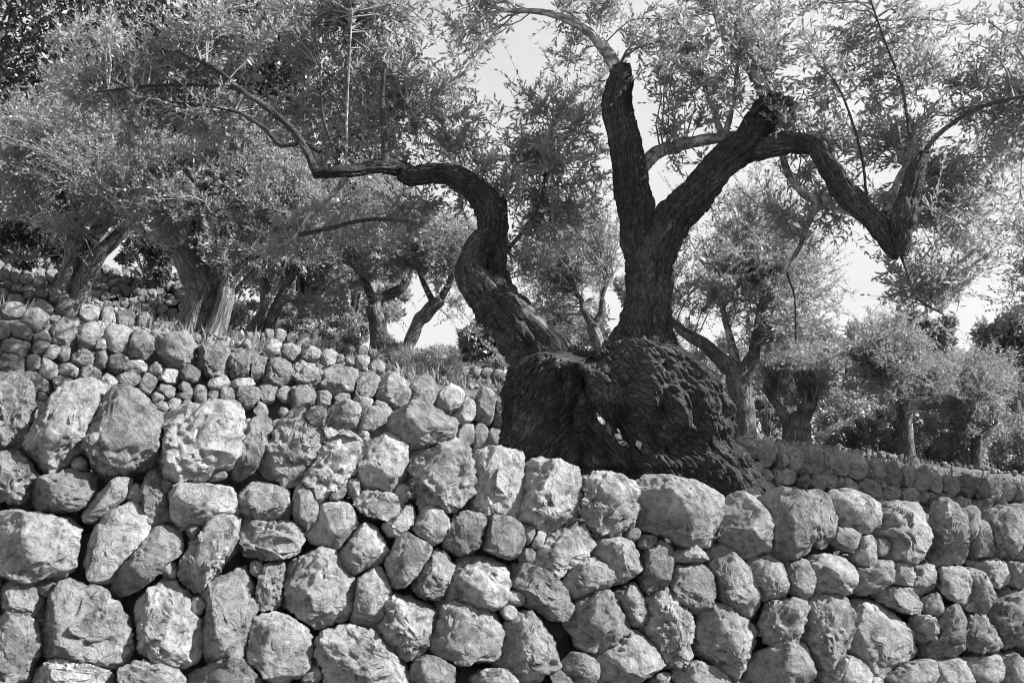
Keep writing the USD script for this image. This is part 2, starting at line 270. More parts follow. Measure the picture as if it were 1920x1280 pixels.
front += [(960 + x[0], x[1]) + x[2:] for x in z1([(100,1140,122,134,-30),(160,575,118,132,0),(362,600,108,118,0),(640,645,186,118,-15),(895,690,118,98,-60),(1045,685,134,88,-80),(1178,683,112,54,90),
 (1320,650,98,78,-10),(1338,795,78,40,90),(1263,737,58,50,0),(1512,715,117,115,0),(1400,775,54,36,45),(1660,735,134,58,85),(1728,690,85,35,80),(1775,745,82,52,90),(1855,722,92,98,0),(1965,760,60,95,0),
 (205,795,122,84,35),(130,940,142,74,-40),(285,868,112,82,15),(410,815,98,90,-50),(552,848,108,58,75),(680,795,68,32,0),(692,922,112,108,0),(855,925,168,78,-58),(985,887,92,64,-70),(1092,900,82,56,-70),
 (1207,872,103,76,-10),(1352,892,93,62,35),(1477,872,58,46,0),(1555,893,68,56,-50),(1475,967,84,48,-12),(1587,985,56,44,60),(1670,920,88,72,-50),(1770,930,104,46,-60),(1812,870,66,60,0),(1905,875,45,58,0),(1882,1045,92,128,0),
 (338,1050,132,130,45),(475,992,92,58,-60),(610,1082,160,94,-80),(823,1120,152,122,90),(1035,1055,98,90,0),(1188,1083,148,82,85),(1400,1110,162,135,-45),(1555,1082,72,64,0),(1640,1088,122,78,60),(1757,1105,98,74,-60),
 (265,1222,78,64,0),(447,1195,142,108,20),(720,1262,118,64,0),(1038,1220,142,88,20),(1268,1250,80,68,0),(1500,1255,98,60,15),(1655,1245,80,68,0),(1782,1232,92,78,-30),(1900,1222,64,72,0),(190,1275,60,45,0)])]
rg = np.random.default_rng(11)
for x in range(-330, 2250, 115):                              # the wall goes on past the picture's edges
    for y in (1340, 1440): front.append((x + rg.uniform(-12, 12) + (57 if y == 1440 else 0), y + rg.uniform(-8, 8), rg.uniform(52, 68), rg.uniform(48, 60), rg.uniform(-30, 30)))
for y in range(830, 1300, 105):
    for x in (-60, -165): front.append((x + rg.uniform(-8, 8), y - 40 + rg.uniform(-15, 15), 58, 55, rg.uniform(-30, 30)))
for y in range(1020, 1300, 90):
    for x in (1990, 2080): front.append((x + rg.uniform(-8, 8), y + rg.uniform(-12, 12), 50, 48, rg.uniform(-30, 30)))
nf = len(front)
def pinning(S, box, n, lo_, hi_, rng, thr=1.12):
    """small packing stones in the gaps between the large ones"""
    A = np.array([tuple(s) + (0,) * (5 - len(s)) for s in S], float); out = []
    c, s = np.cos(np.radians(A[:, 4])), np.sin(np.radians(A[:, 4]))
    for _ in range(n):
        x, y = rng.uniform(box[0], box[2]), rng.uniform(box[1], box[3]); u = (x - A[:, 0]) * c - (y - A[:, 1]) * s; v = (x - A[:, 0]) * s + (y - A[:, 1]) * c
        if y < T1(x) + 40: continue
        d = (np.abs(u / A[:, 2]) ** 2.5 + np.abs(v / A[:, 3]) ** 2.5) ** .4
        if d.min() < thr or any(math.hypot(x - o[0], y - o[1]) < 22 for o in out): continue
        out.append((x, y, rng.uniform(lo_, hi_), rng.uniform(lo_, hi_) * .8, rng.uniform(0, 180)))
    return out
front += pinning(front, (0, 720, 1920, 1280), 5000, 14, 24, rg)
front_wall = build_wall('dry_stone_wall', 'nearest dry stone wall of large rough pale boulders across the foreground', front, Y1, K1, Z1, 1, M_stone, 72, .8, True, recess=nf)

rg = np.random.default_rng(17); hb = Bag()
for x in range(-150, 2100, 62):
    for y in range(690, 1460, 56):
        px, py = x + rg.uniform(-18, 18), y + rg.uniform(-16, 16)
        if py < T1(px) + 70: continue
        r = rg.uniform(34, 48); C = on_wall(px, py, Y1, K1, Z1) + np.array([-.05, .2 + rg.uniform(0, .06), 0]); th = np.arange(20) / 20 * 2 * np.pi
        rr = r * (1 + .2 * rg.normal(size=20)).clip(.7, 1.3); rr = (rr + np.roll(rr, 1)) / 2 * Y1(px) / F
        Q = C + np.stack([rr * np.cos(th), rr * np.cos(th) * .3, rr * np.sin(th)], 1); v, f = stone_mesh(C, Q, unit(np.array([.3, -.92, .2])), r * .5 * Y1(px) / F, r * .6 * Y1(px) / F, 11, rg, False, 7000 + x + y)
        hb.add(v, fix_wind(v - C, f))
tag(obj('hearting', *hb.get()[:2], M_stone[2], front_wall, smooth=30), 'packed smaller stones deep in the joints', kind='stuff')
second = zz([(70,640,72,46,0),(195,700,85,66,-20),(20,755,46,52,0),(112,755,76,56,-35),(240,780,62,52,40),(350,770,76,88,60),(485,785,75,82,0),(550,830,36,46,70),(650,805,82,78,0),(770,840,76,92,60),(945,870,112,98,0),(1150,915,106,108,0),(300,695,36,26,0),
 (80,845,92,50,-8),(225,837,56,46,30),(290,867,60,36,30),(350,880,36,56,0),(450,897,86,46,10),(555,905,33,62,0),(643,925,64,52,0),(740,945,76,46,15),(860,965,52,40,40),(925,1000,66,52,0),(1060,995,82,52,-8),(1190,1045,66,56,0),
 (70,935,82,56,-5),(190,930,46,46,0),(265,960,58,60,60),(375,965,66,42,-10),(490,990,62,54,0),(340,1035,52,44,0),(195,1045,96,72,-30),(595,1035,62,54,-60),(705,1020,72,42,0),(800,1055,84,56,40),(900,1090,74,70,50),(1010,1085,42,72,0),(1100,1100,72,62,-40),(1230,1110,62,58,-50),(670,1080,58,42,0),(960,1150,56,40,0),
 (1310,940,66,80,0),(1405,945,84,44,72),(1330,1040,80,26,5),(1460,1080,52,58,0),(1550,1090,42,44,0),(1360,1115,72,60,0),(60,1030,70,45,0),(500,1075,60,40,0),(760,1130,60,45,0),(-70,650,70,50,0),(-80,760,60,55,0),(-80,870,70,55,0),(-75,975,60,50,0)], 0, 360, 2.909)
second += zz([(65,700,75,88,0),(215,725,86,66,-60),(385,745,108,86,20),(525,775,82,60,60),(665,820,80,100,0),(820,825,96,76,-70),(960,860,88,78,30),(1045,910,102,50,65),(1145,900,96,52,90),(1245,925,92,50,90),
 (195,840,74,62,0),(300,845,52,44,0),(395,850,46,32,0),(495,880,66,42,-15),(610,905,58,50,-45),(1045,1035,52,58,0),(1115,1040,76,46,90),(1200,1055,48,52,0),(1290,1040,46,60,0),(720,950,60,40,0),(850,950,50,40,0),(940,980,60,40,0),
 (40,590,46,42,0),(125,605,62,50,-20),(230,630,56,46,-20),(325,640,50,46,0),(385,645,22,26,0),(435,660,30,28,0),(500,665,46,36,0),(580,690,42,36,0),
 (1340,925,50,80,0),(1430,955,48,80,0),(1525,970,52,82,0),(1620,1000,50,80,0),(1340,1030,50,50,0),(1440,1080,50,50,0),(1540,1090,50,50,0),(1640,1120,50,50,0),(1720,1030,52,80,0),(1830,1050,56,76,0),(1930,1080,52,70,0),(2030,1100,52,70,0),(2130,1110,50,70,0),(2230,1130,50,66,0),(2330,1140,54,60,0),(1800,1160,50,50,0),(1920,1190,50,50,0),(2040,1210,50,50,0),(2150,1230,50,50,0),(2260,1240,50,50,0)], 500, 440, 2.783)
second += [(350,738,24,17,0),(300,742,20,16,0),(255,740,20,17,0),(400,742,22,16,0),(1352,872,20,20,0),(1330,905,22,18,0),(1362,905,16,18,0),(1345,930,22,14,0),(1290,905,22,20,0),(1250,900,22,20,0)]
second += zz([(110,900,48,68,0),(195,900,64,74,0),(320,930,88,64,-60),(415,935,82,42,-75),(490,950,48,82,0),(585,970,80,88,0),(690,985,78,42,80),(765,990,48,74,0),(865,1015,64,74,0),(965,1040,54,78,0),(1075,1055,78,66,-60),(1170,1065,47,66,0),(1255,1080,78,60,70),(1345,1110,46,60,0),(1430,1130,52,62,0),(1525,1130,46,68,0),(1605,1140,46,68,0),(1685,1155,42,68,0),(1765,1165,47,60,0),(1845,1170,42,62,0),(1930,1180,46,62,0),
 (170,1040,54,55,-50),(245,1050,72,46,90),(325,1060,40,54,0),(382,1075,27,60,0),(450,1070,56,48,0),(540,1095,42,46,0),(620,1110,50,64,0),(710,1105,47,48,0),(762,1105,27,48,0),(815,1130,47,54,0),(925,1135,82,58,-10),(1020,1115,27,24,0),(1065,1165,62,48,0),(1170,1180,60,50,-20),(1260,1185,30,38,0),(1310,1190,34,38,0),(1390,1200,52,38,0),(1500,1225,56,36,0),(1620,1230,72,38,0),
 (225,1130,28,32,0),(300,1140,76,56,30),(560,1170,50,32,0),(470,1150,45,25,0),(735,1170,40,42,0),(840,1210,50,30,0),(1000,1210,36,20,0),(1730,1240,54,46,0),(1830,1250,50,42,0),(660,1200,50,30,0),(400,1160,40,40,0)], 1340, 560, 3.2)
rg = np.random.default_rng(8)
for x in range(-20, 560, 46):
    for kx in (0, 1): second.append((x + rg.uniform(-6, 6), 742 + (x - 100) * .07 + kx * 26 + rg.uniform(-5, 5), rg.uniform(9, 24), rg.uniform(9, 18), rg.uniform(-40, 40)))
build_wall('dry_stone_wall', 'second dry stone wall just behind the huge bole, running the whole width', second, Y2, K2, Z2, 2, M_stone_far, 44, .85, True)

third = zz([(25,455,32,34,0),(85,465,34,34,0),(140,472,40,34,0),(212,492,42,30,0),(40,502,32,22,0),(150,525,38,22,0),(95,522,42,24,0),(15,562,30,40,0),(75,580,56,44,0),(160,557,32,24,0),(232,547,48,30,0),(220,620,84,56,-10),(365,635,70,54,0),(490,650,66,52,-30),(590,685,48,57,0),(690,700,60,57,0),(790,705,48,54,0),(850,740,30,44,0),(905,745,48,40,0),(300,570,40,40,0),(-60,470,45,38,0),(-60,550,50,40,0)], 0, 360, 2.909)
third += zz([(15,520,28,33,0),(70,530,42,38,0),(130,540,37,38,0),(195,555,40,38,0),(255,562,34,40,0),(305,575,30,40,0),(345,580,25,40,0),(378,587,28,34,0),(432,600,42,30,0),(500,615,45,34,0)], 500, 440, 2.783)
rg = np.random.default_rng(5)
for px in np.arange(440, 500, 14): third.append((px, 632 + rg.uniform(-3, 3), 8, 9, 0))
for px in np.arange(700, 960, 19):
    for kx in (0, 1): third.append((px + rg.uniform(-5, 5) + 9 * kx, T3(px) + 4 + 19 * kx, rg.uniform(10, 17), rg.uniform(10, 15), rg.uniform(-30, 30)))
for px in np.arange(1400, 1720, 12):
    for kx in (0, 1, 2): third.append((px + rg.uniform(-3, 3), T3(px) + 10 * kx - 2, rg.uniform(6, 12), rg.uniform(6, 10), rg.uniform(-30, 30)))
build_wall('dry_stone_wall', 'upper dry stone wall of small stones, coloured as shaded, under the farther trees', third, Y3, K3, Z3, 3, [M_stone_far[0], M_stone_far[2], M_stone_far[2]], 28, .8, False)  # mostly the dark stone tone, painting in the shade on this wall

bank = []
for px in np.arange(150, 360, 17):
    for kx in range(6):
        y = 500 + kx * 16 + (px - 150) * .12
        if y < 625: bank.append((px + rg.uniform(-6, 6), y + rg.uniform(-5, 5), rg.uniform(6, 19), rg.uniform(6, 14), rg.uniform(-40, 40)))
for px in np.arange(-30, 125, 21):
    for kx in range(3): bank.append((px + rg.uniform(-6, 6), 462 + kx * 18 + px * .12 + rg.uniform(-4, 4), rg.uniform(10, 26), rg.uniform(10, 18), rg.uniform(-40, 40)))
YB = lin([(0, 10.2), (360, 11.2)])
heap = build_wall('tumbled_stone_bank', 'collapsed rubble bank behind the forked trunk at the far left', bank, YB, 0.8, CAMZ + 1.6, 4, [M_stone_far[2]] * 3, 28, .8, False, tilt=.5)  # darkest tone on every stone stands in for shade over the bank
bx, by = np.meshgrid(np.linspace(-60, 380, 40), np.linspace(0, 1, 20), indexing='ij'); bx, by = bx.ravel(), by.ravel() * 130 + np.interp(bx.ravel(), [-60, 125, 150, 380], [464, 482, 502, 532])
bp = on_wall(bx, by, YB, .8, CAMZ + 1.6) + np.array([0, .16, -.02]); bp += .05 * fbm(bp * 4, 3, 2)[:, None]
bi = (np.arange(39)[:, None] * 20 + np.arange(19)[None]).ravel()
obj('earth_fill', bp, np.vstack([np.stack([bi, bi + 20, bi + 21], 1), np.stack([bi, bi + 21, bi + 1], 1)]), M_soil, heap)

# ------------------------------------------------------------------ wood
def spline(p, n):
    p = np.asarray(p, float); m = len(p); t = np.linspace(0, m - 1, n); i = np.minimum(t.astype(int), m - 2); u = (t - i)[:, None]
    e = np.vstack([2 * p[0] - p[1], p, 2 * p[-1] - p[-2]]); a, b, c, d = e[i], e[i + 1], e[i + 2], e[i + 3]
    return .5 * (2 * b + (c - a) * u + (2 * a - 5 * b + 4 * c - d) * u ** 2 + (3 * b - a - 3 * c + d) * u ** 3)
def frames(p):
    t = unit(np.gradient(p, axis=0)); a = unit(np.cross(t[0], [0.3, 1, .2])); A = []
    for k in range(len(p)):
        a = unit(a - t[k] * (a @ t[k])); A.append(a)
    A = np.array(A); return t, A, np.cross(t, A)
def tube(pts, rad, step, sides, lump=.1, ridge=.06, seed=0, cap=True):
    L = np.linalg.norm(np.diff(pts, axis=0), axis=1).sum(); n = max(4, int(L / step)); q = spline(np.column_stack([pts, rad]), n); p, r = q[:, :3], np.maximum(q[:, 3], .002)
    if lump > .1:
        rr_ = r.mean(); k_ = np.linspace(0, L / rr_, n)[:, None]; w_ = np.minimum(1, np.linspace(0, 8, n))[:, None]
        p = p + w_ * .22 * rr_ * np.stack([noise(np.hstack([k_ * .55 + 9 * a_, k_ * 0, k_ * 0]), seed + a_) for a_ in range(3)], 1)
    t, A, B = frames(p); s = np.concatenate([[0], np.cumsum(np.linalg.norm(np.diff(p, axis=0), axis=1))])
    th = np.arange(sides + 1) / sides * 2 * np.pi; th_ = th - s[:, None] * .6
    dirs = np.cos(th)[None, :, None] * A[:, None] + np.sin(th)[None, :, None] * B[:, None]
    rm = r.mean(); rr = np.broadcast_to(r[:, None], (n, sides + 1)).copy()
    if lump or ridge:
        c3 = np.stack([np.broadcast_to(s[:, None], th_.shape) / rm * .35, np.cos(th_) * 1.1, np.sin(th_) * 1.1], -1)
        h = lump * fbm(c3, 3, seed) + lump * .45 * noise(np.stack([c3[..., 0] * 2.2, c3[..., 1] * .4, c3[..., 2] * .4], -1), seed + 2)
        c4 = np.stack([np.broadcast_to(s[:, None], th_.shape) / rm * .5, np.cos(th_) * 3.0, np.sin(th_) * 3.0], -1)
        h = h + ridge * (1 - 2.2 * np.abs(fbm(c4, 3, seed + 4)))
        if sides > 30:
            h = h + np.minimum(.011 / rm, .16) * (plates(np.stack([np.broadcast_to(s[:, None] * 8., th_.shape), rm * np.cos(th_) * 24, rm * np.sin(th_) * 24], -1).reshape(-1, 3), seed).reshape(th_.shape) - .6)
            h = h + ridge * .5 * (1 - 2.2 * np.abs(fbm(np.stack([np.broadcast_to(s[:, None], th_.shape) / rm * 1.1, np.cos(th_) * 8, np.sin(th_) * 8], -1), 2, seed + 6)))
        rr *= 1 + h
    v = p[:, None] + dirs * rr[..., None]; w = sides + 1
    i, j = np.meshgrid(np.arange(n - 1), np.arange(sides), indexing='ij'); a = (i * w + j).ravel()
    f = np.vstack([np.stack([a, a + 1, a + w + 1], 1), np.stack([a, a + w + 1, a + w], 1)])
    uv = np.stack([np.broadcast_to(th[None] * rm, (n, w)), np.broadcast_to(s[:, None], (n, w))], -1).reshape(-1, 2)
    v = v.reshape(-1, 3)
    if cap:
        base = len(v); v = np.vstack([v, p[-1] + t[-1] * r[-1] * .3]); uv = np.vstack([uv, [[0, s[-1]]]])
        k = np.arange(sides); f = np.vstack([f, np.stack([(n - 1) * w + k, (n - 1) * w + k + 1, np.full(sides, base)], 1)])
    return v, f, uv, p, r
def thin_tubes(P):
    """P (N, m, 3) polylines with radii (N, m): one three-sided bag"""
    pts, rad = P; N, m, _ = pts.shape; t = unit(np.gradient(pts, axis=1)); a = unit(np.cross(t, np.where(np.abs(t[..., 2:]) < .9, [0, 0, 1.], [1., 0, 0]))); b = np.cross(t, a)
    ang = np.arange(3) * 2 * np.pi / 3
    v = pts[:, :, None] + rad[:, :, None, None] * (np.cos(ang)[:, None] * a[:, :, None] + np.sin(ang)[:, None] * b[:, :, None])
    i, j, k = np.meshgrid(np.arange(N), np.arange(m - 1), np.arange(3), indexing='ij'); q = lambda jj, kk: ((i * m + jj) * 3 + kk % 3).ravel()
    f = np.vstack([np.stack([q(j, k), q(j, k + 1), q(j + 1, k + 1)], 1), np.stack([q(j, k), q(j + 1, k + 1), q(j + 1, k)], 1)])
    return v.reshape(-1, 3), f

# ------------------------------------------------------------------ foliage
def leaves(rng, P0, D, L, curve, leaf, width, gap, near):
    """opposite pairs of narrow leaves along shoots: P0 (N,3), D (N,3), L (N,), curve (N,3)"""
    K = np.maximum(2, (L / gap).astype(int)); sh = np.repeat(np.arange(len(L)), K); k = np.arange(len(sh)) - np.repeat(np.cumsum(K) - K, K)
    t = (k + .6) / K[sh]; pos = P0[sh] + (D[sh] * t[:, None] + curve[sh] * (t ** 2)[:, None]) * L[sh][:, None]; tan = unit(D[sh] + 2 * curve[sh] * t[:, None])
    a = unit(np.cross(tan, np.where(np.abs(tan[:, 2:]) < .9, [0, 0, 1.], [1., 0, 0]))); b = np.cross(tan, a)
    az = k * 1.65 + rng.uniform(0, 6.28, len(L))[sh] + rng.normal(0, .3, len(sh))
    side = np.cos(az)[:, None] * a + np.sin(az)[:, None] * b
    pos = np.concatenate([pos, pos]); tan = np.concatenate([tan, tan]); side = np.concatenate([side, -side]); t = np.concatenate([t, t])
    keep = rng.random(len(t)) < .88; pos, tan, side, t = pos[keep], tan[keep], side[keep], t[keep]
    n = len(t); op = np.clip(rng.normal(1.02, .25, n) - .35 * t, .2, 1.6)
    d = unit(np.cos(op)[:, None] * tan + np.sin(op)[:, None] * side + rng.normal(0, .14, (n, 3)))
    w = unit(np.cross(d, tan + rng.normal(0, .35, (n, 3)))); nn = np.cross(w, d)
    l = leaf * rng.uniform(.65, 1.2, n) * (1.1 - .35 * t); wd = l * width * rng.uniform(.8, 1.2, n); bend = rng.normal(.08, .1, n) * l
    X = lambda s, u, h: pos + d * (l * s)[:, None] + w * (wd * u)[:, None] + nn * (h * wd + bend * s * s)[:, None]
    if near:
        V = np.stack([X(0, 0, 0), X(.33, -.85, .22), X(.33, .85, .22), X(.7, -.75, .2), X(.7, .75, .2), X(1, 0, 0)], 1); T = [[0, 2, 1], [1, 2, 4], [1, 4, 3], [3, 4, 5]]
    else:
        V = np.stack([X(0, 0, 0), X(.45, -1, .2), X(.45, 1, .2), X(1, 0, 0)], 1); T = [[0, 2, 1], [1, 2, 3]]
    m = V.shape[1]; f = (np.arange(n)[:, None, None] * m + np.array(T)[None]).reshape(-1, 3)
    return V.reshape(-1, 3), f
def grow(rng, skel, blobs, Yc, per, shoot, leaf, width, gap, near, up=.45, r0=.006):
    """branchlets from the limbs into each clump of the crown, leafy shoots along them. blobs: (px, py, rx, ry, depth offset, depth radius, branchlets)"""
    paths, rads, P0, D, L, C = [], [], [], [], [], []
    for bx, by, rx, ry, dy, ryy, nb in blobs:
        for _ in range(int(nb * (1.4 if near else 1.75) + .5)):
            o = unit(rng.normal(size=3)) * rng.uniform(.15, 1) ** .6
            Yt = Yc + dy + o[1] * ryy; tgt = at(bx + o[0] * rx, by - o[2] * ry, Yt)
            d = np.linalg.norm(skel - tgt, axis=1) + .25 * np.maximum(skel[:, 2] - tgt[2], 0); near_ = np.argsort(d)[:12]; s = skel[near_[rng.integers(len(near_))]]
            v = tgt - s; ln = np.linalg.norm(v)
            if ln > 1.1: s = tgt - v * (1.1 / ln) * rng.uniform(.8, 1); v = tgt - s; ln = np.linalg.norm(v)
            u = np.linspace(0, 1, 6)[:, None]; sag = np.array([0, 0, 1.]) * ln * .12
            bow = unit(rng.normal(size=3)) * ln * .1
            p = s + v * u + (sag + bow) * (4 * u * (1 - u)); p[1:-1] += rng.normal(0, .02 * ln, (4, 3))
            paths.append(p); rads.append(np.linspace(1, .35, 6) * r0 * (.6 + ln))
            k = max(2, int(per * rng.uniform(.7, 1.3)))
            tt = rng.uniform(.3, 1, k) * 4.999; i0 = tt.astype(int); q0 = p[i0] + (p[i0 + 1] - p[i0]) * (tt - i0)[:, None]
            dirn = unit(unit(v)[None] * .55 + rng.normal(0, .55, (k, 3)) + np.array([0, 0, up]))
            P0.append(q0); D.append(dirn); L.append(shoot * rng.uniform(.45, 1.35, k)); C.append(rng.normal(0, .22, (k, 3)) + np.array([0, 0, -.14]))
    P0, D, L, C = np.vstack(P0), np.vstack(D), np.concatenate(L), np.vstack(C)
    lv, lf = leaves(rng, P0, D, L, C, leaf, width, gap, near)
    t = np.array([0, .35, .7, 1.])[None, :, None]
    sp = P0[:, None] + (D[:, None] * t + C[:, None] * t ** 2) * L[:, None, None]
    b = Bag(); b.add(*thin_tubes((np.array(paths), np.array(rads)))); b.add(*thin_tubes((sp, np.broadcast_to(np.array([1, .8, .55, .3]) * r0 * .36, sp.shape[:2]).copy())))
    return lv, lf, b
def limb_path(spec, Y):
    """spec: (px, py, width px[, depth offset])"""
    a = np.array([tuple(s) + (0.,) * (4 - len(s)) for s in spec], float); y = Y + a[:, 3]
    return at(a[:, 0], a[:, 1], y), a[:, 2] / 2 * y / F
def olive(label, Y, limbs, blobs, seed, per=9, shoot=.34, leaf=.055, width=.105, gap=.026, near=False, mats=None, step=.03, sides=18, group=None, leafm=None, up=.45, extra=None, cat='tree', lump=.14, ridge=.1):
    rng = np.random.default_rng(seed); base, _ = limb_path(limbs[0][1][:1], Y); base = base[0]; t = thing('olive_tree', label, cat, group, loc=base)
    skel = []
    for k, (nm, spec, mt) in enumerate(limbs):
        p, r = limb_path(spec, Y); thick = r.max() > .06
        v, f, uv, ax, rr = tube(p, r, step if thick else step * 1.3, sides if thick else max(8, sides // 2), lump if thick else .08, ridge if thick else .05, seed * 31 + k)
        obj(nm, v, f, mt, t, uv=uv, origin=base); skel.append(ax[len(ax) // 4:] if k else ax[-4:])
    lv, lf, tw = grow(rng, np.vstack(skel), blobs, Y, per, shoot, leaf, width, gap, near, up)
    v, f, u = tw.get(); obj('twigs', v, f, M_twig, t, origin=base)
    obj('crown', lv, lf, leafm or M_leaf2, t, smooth=False, origin=base)
    if extra: extra(t, base)
    return t

# ------------------------------------------------------------------ the ancient olive
YM = 5.0
def bole():
    """the swollen hollow bole: radius by height and bearing, folded and furrowed, with a hole rotted through it"""
    import manifold3d as m3
    H, W = 320, 600
    s = np.linspace(0, 1, H); py = 960 - s * 310
    L = np.interp(py[::-1], [650, 672, 685, 700, 730, 780, 830, 870, 905, 960], [1020, 995, 985, 978, 972, 968, 962, 956, 948, 935])[::-1]
    Rr = np.interp(py[::-1], [650, 660, 675, 700, 740, 770, 800, 830, 870, 905, 930, 960], [1225, 1240, 1258, 1278, 1302, 1318, 1328, 1338, 1362, 1384, 1402, 1420])[::-1]
    th = np.arange(W) / W * 2 * np.pi
    c = (L + Rr) / 2; hw = (Rr - L) / 2
    e = np.abs(np.cos(th)) ** .9 * np.sign(np.cos(th)); d = np.abs(np.sin(th)) ** .8 * np.sign(np.sin(th))
    px = c[:, None] + hw[:, None] * e[None]
    dep = .52 + .12 * np.sin(s * 3)[:, None] * np.ones(W)
    # two swellings with the valley between them at about column 1085
    x = (px - 1085) / 130
    valley = np.exp(-x ** 2 * 2.2) * .32
    y = YM + d[None] * dep * (1 - valley)
    top = s ** 6
    P = at(px, np.broadcast_to(py[:, None], px.shape), np.full(px.shape, YM)); P[..., 1] = y
    sag = np.exp(-((px - 1085) / 45) ** 2) * np.clip((s - .72) / .28, 0, 1)[:, None]
    P[..., 2] -= sag * .09
    P[..., 2] -= np.clip((s - .9) / .1, 0, 1)[:, None] ** 2 * (.0 + .05 * np.abs(e)[None])
    C = at(c, py, np.full(H, YM))
    out = unit(P - C[:, None])
    q = np.stack([P[..., 0] * 1., P[..., 1], P[..., 2]], -1)
    hh = .05 * fbm(q * 2.3, 3, 3) + .05 * (1 - 2.4 * np.abs(fbm(q * np.array([6.5, 6.5, 1.1]), 3, 28))) + .045 * (1 - 2.4 * np.abs(fbm(q * np.array([4.2, 4.2, 1.7]), 4, 8)))
    twist = q.copy(); twist[..., 0] += q[..., 2] * .55 * np.sign(px - 1085); 
    hh = hh + .028 * (1 - 2.4 * np.abs(fbm(twist * np.array([11, 11, 2.2]), 3, 14))) + .016 * (1 - 2.4 * np.abs(fbm(twist * np.array([26, 26, 4.5]), 3, 19)))
    qq = np.stack([q[..., 0] + q[..., 2] * .5 * np.sign(px - 1085), q[..., 1], q[..., 2]], -1)
    hh = hh + .015 * (plates((qq * np.array([27, 27, 10.])).reshape(-1, 3), 5).reshape(px.shape) - .6)
    # great rounded burl upper right
    bx, by = (px - 1215) / 110, (py[:, None] - 735) / 70
    front_ = np.clip(-d[None], 0, 1)
    hh = hh + .10 * np.exp(-(bx ** 2 + by ** 2) ** 1.5) * front_
    # folded lip below the burl and hollow round the hole
    hx = (px - 1150) / 75; hy = (py[:, None] - (770 + (px - 1090) * .45)) / 28
    hh = hh - .06 * np.exp(-(hx ** 2 + hy ** 2)) * front_
    yl = np.interp(px, [1060, 1090, 1130, 1190, 1260, 1320, 1360], [690, 735, 785, 815, 828, 815, 790]); dy_ = py[:, None] - yl
    inb = np.clip((px - 1075) / 25, 0, 1) * np.clip((1375 - px) / 30, 0, 1) * front_
    hh = hh + inb * (.045 * np.exp(-(np.minimum(dy_ + 18, 0) / 60) ** 2) * (dy_ < 0) / (1 + np.exp((dy_ + 6) / 3)) - .04 * np.exp(-((dy_ - 16) / 16) ** 2))
    yr = 868 + (px - 1100) * .03; hh = hh + .03 * np.exp(-((py[:, None] - yr) / 9) ** 2) * front_ * np.clip((px - 1070) / 25, 0, 1) * np.clip((1235 - px) / 25, 0, 1)
    vx = 1075 + 10 * np.sin(py[:, None] / 22); hh = hh - .05 * np.exp(-((px - vx) / 9) ** 2) * front_ * np.clip((py[:, None] - 690) / 20, 0, 1) + .06 * np.exp(-((px - vx - 22) / 13) ** 2) * front_
    for rx_, w_ in ((1330, 16), (1285, 14), (1000, 16), (960, 12)):
        hh = hh + .06 * np.exp(-((px - rx_ - (py[:, None] - 850) * .5 * np.sign(rx_ - 1150)) / w_) ** 2) * front_ * np.clip((py[:, None] - 830) / 50, 0, 1)
    for cx_, cy_, r_ in ((1045, 720, 12), (1070, 800, 14), (1040, 805, 9), (1105, 745, 9), (1215, 850, 8)):
        hh = hh - .06 * np.exp(-(((px - cx_) / r_) ** 2 + ((py[:, None] - cy_) / r_ / 1.4) ** 2)) * front_
    P = P + out * hh[..., None]
    cm = P[-1].mean(0); dome = [cm + (P[-1] - cm) * t + np.array([0, 0, 1.]) * (.02 * (1 - t ** 2) + .11 * (1 - t) ** .5 * fbm((cm + (P[-1] - cm) * t) * 7, 4, 4))[:, None] for t in np.linspace(.98, .04, 48)]
    P = np.concatenate([P, np.stack(dome)]); Hf = H; H = len(P)
    v = np.vstack([P.reshape(-1, 3), P[0].mean(0)[None], P[-1].mean(0)[None] + [0, 0, .0]])
    i, j = np.meshgrid(np.arange(H - 1), np.arange(W), indexing='ij'); a = (i * W + j).ravel(); b = (i * W + (j + 1) % W).ravel()
    k = np.arange(W)
    f = np.vstack([np.stack([a, b, b + W], 1), np.stack([a, b + W, a + W], 1), np.stack([np.full(W, H * W), (k + 1) % W, k], 1), np.stack([np.full(W, H * W + 1), (H - 1) * W + k, (H - 1) * W + (k + 1) % W], 1)])
    f = fix_wind(v - v.mean(0), f)
    M = m3.Manifold(m3.Mesh(np.asarray(v, np.float32), np.asarray(f, np.uint32)))
    if M.status() == m3.Error.NoError and not M.is_empty():
        hr = np.random.default_rng(3)
        for (x0, y0, rx, ry, sl) in ((1126, 786, 13, 10, .8), (1141, 806, 8, 12, .9), (1160, 818, 12, 7, .3), (1171, 832, 13, 8, .2), (1163, 808, 7, 5, .5), (1197, 834, 8, 14, 0)):
            pts = []
            for yy, k in ((-1.2, .8), (1.4, .9)):
                for a in np.sort(hr.uniform(0, 6.28, 7)):
                    q = hr.uniform(.7, 1.25); pts.append(at(x0 + k * rx * q * math.cos(a), y0 + k * ry * q * math.sin(a) + sl * rx * q * math.cos(a), YM + yy))
            M = M - m3.Manifold.hull_points(np.array(pts))
        mm = M.to_mesh(); v, f = np.array(mm.vert_properties[:, :3], float), np.array(mm.tri_verts)
    ang = np.arctan2(v[:, 1] - YM, (v[:, 0] - C[Hf // 2, 0]) * .7); uv = np.stack([ang * .62 + v[:, 2] * .45 * np.sign(v[:, 0] - at(1085, 700, YM)[0]), v[:, 2]], 1)
    return v, f, uv
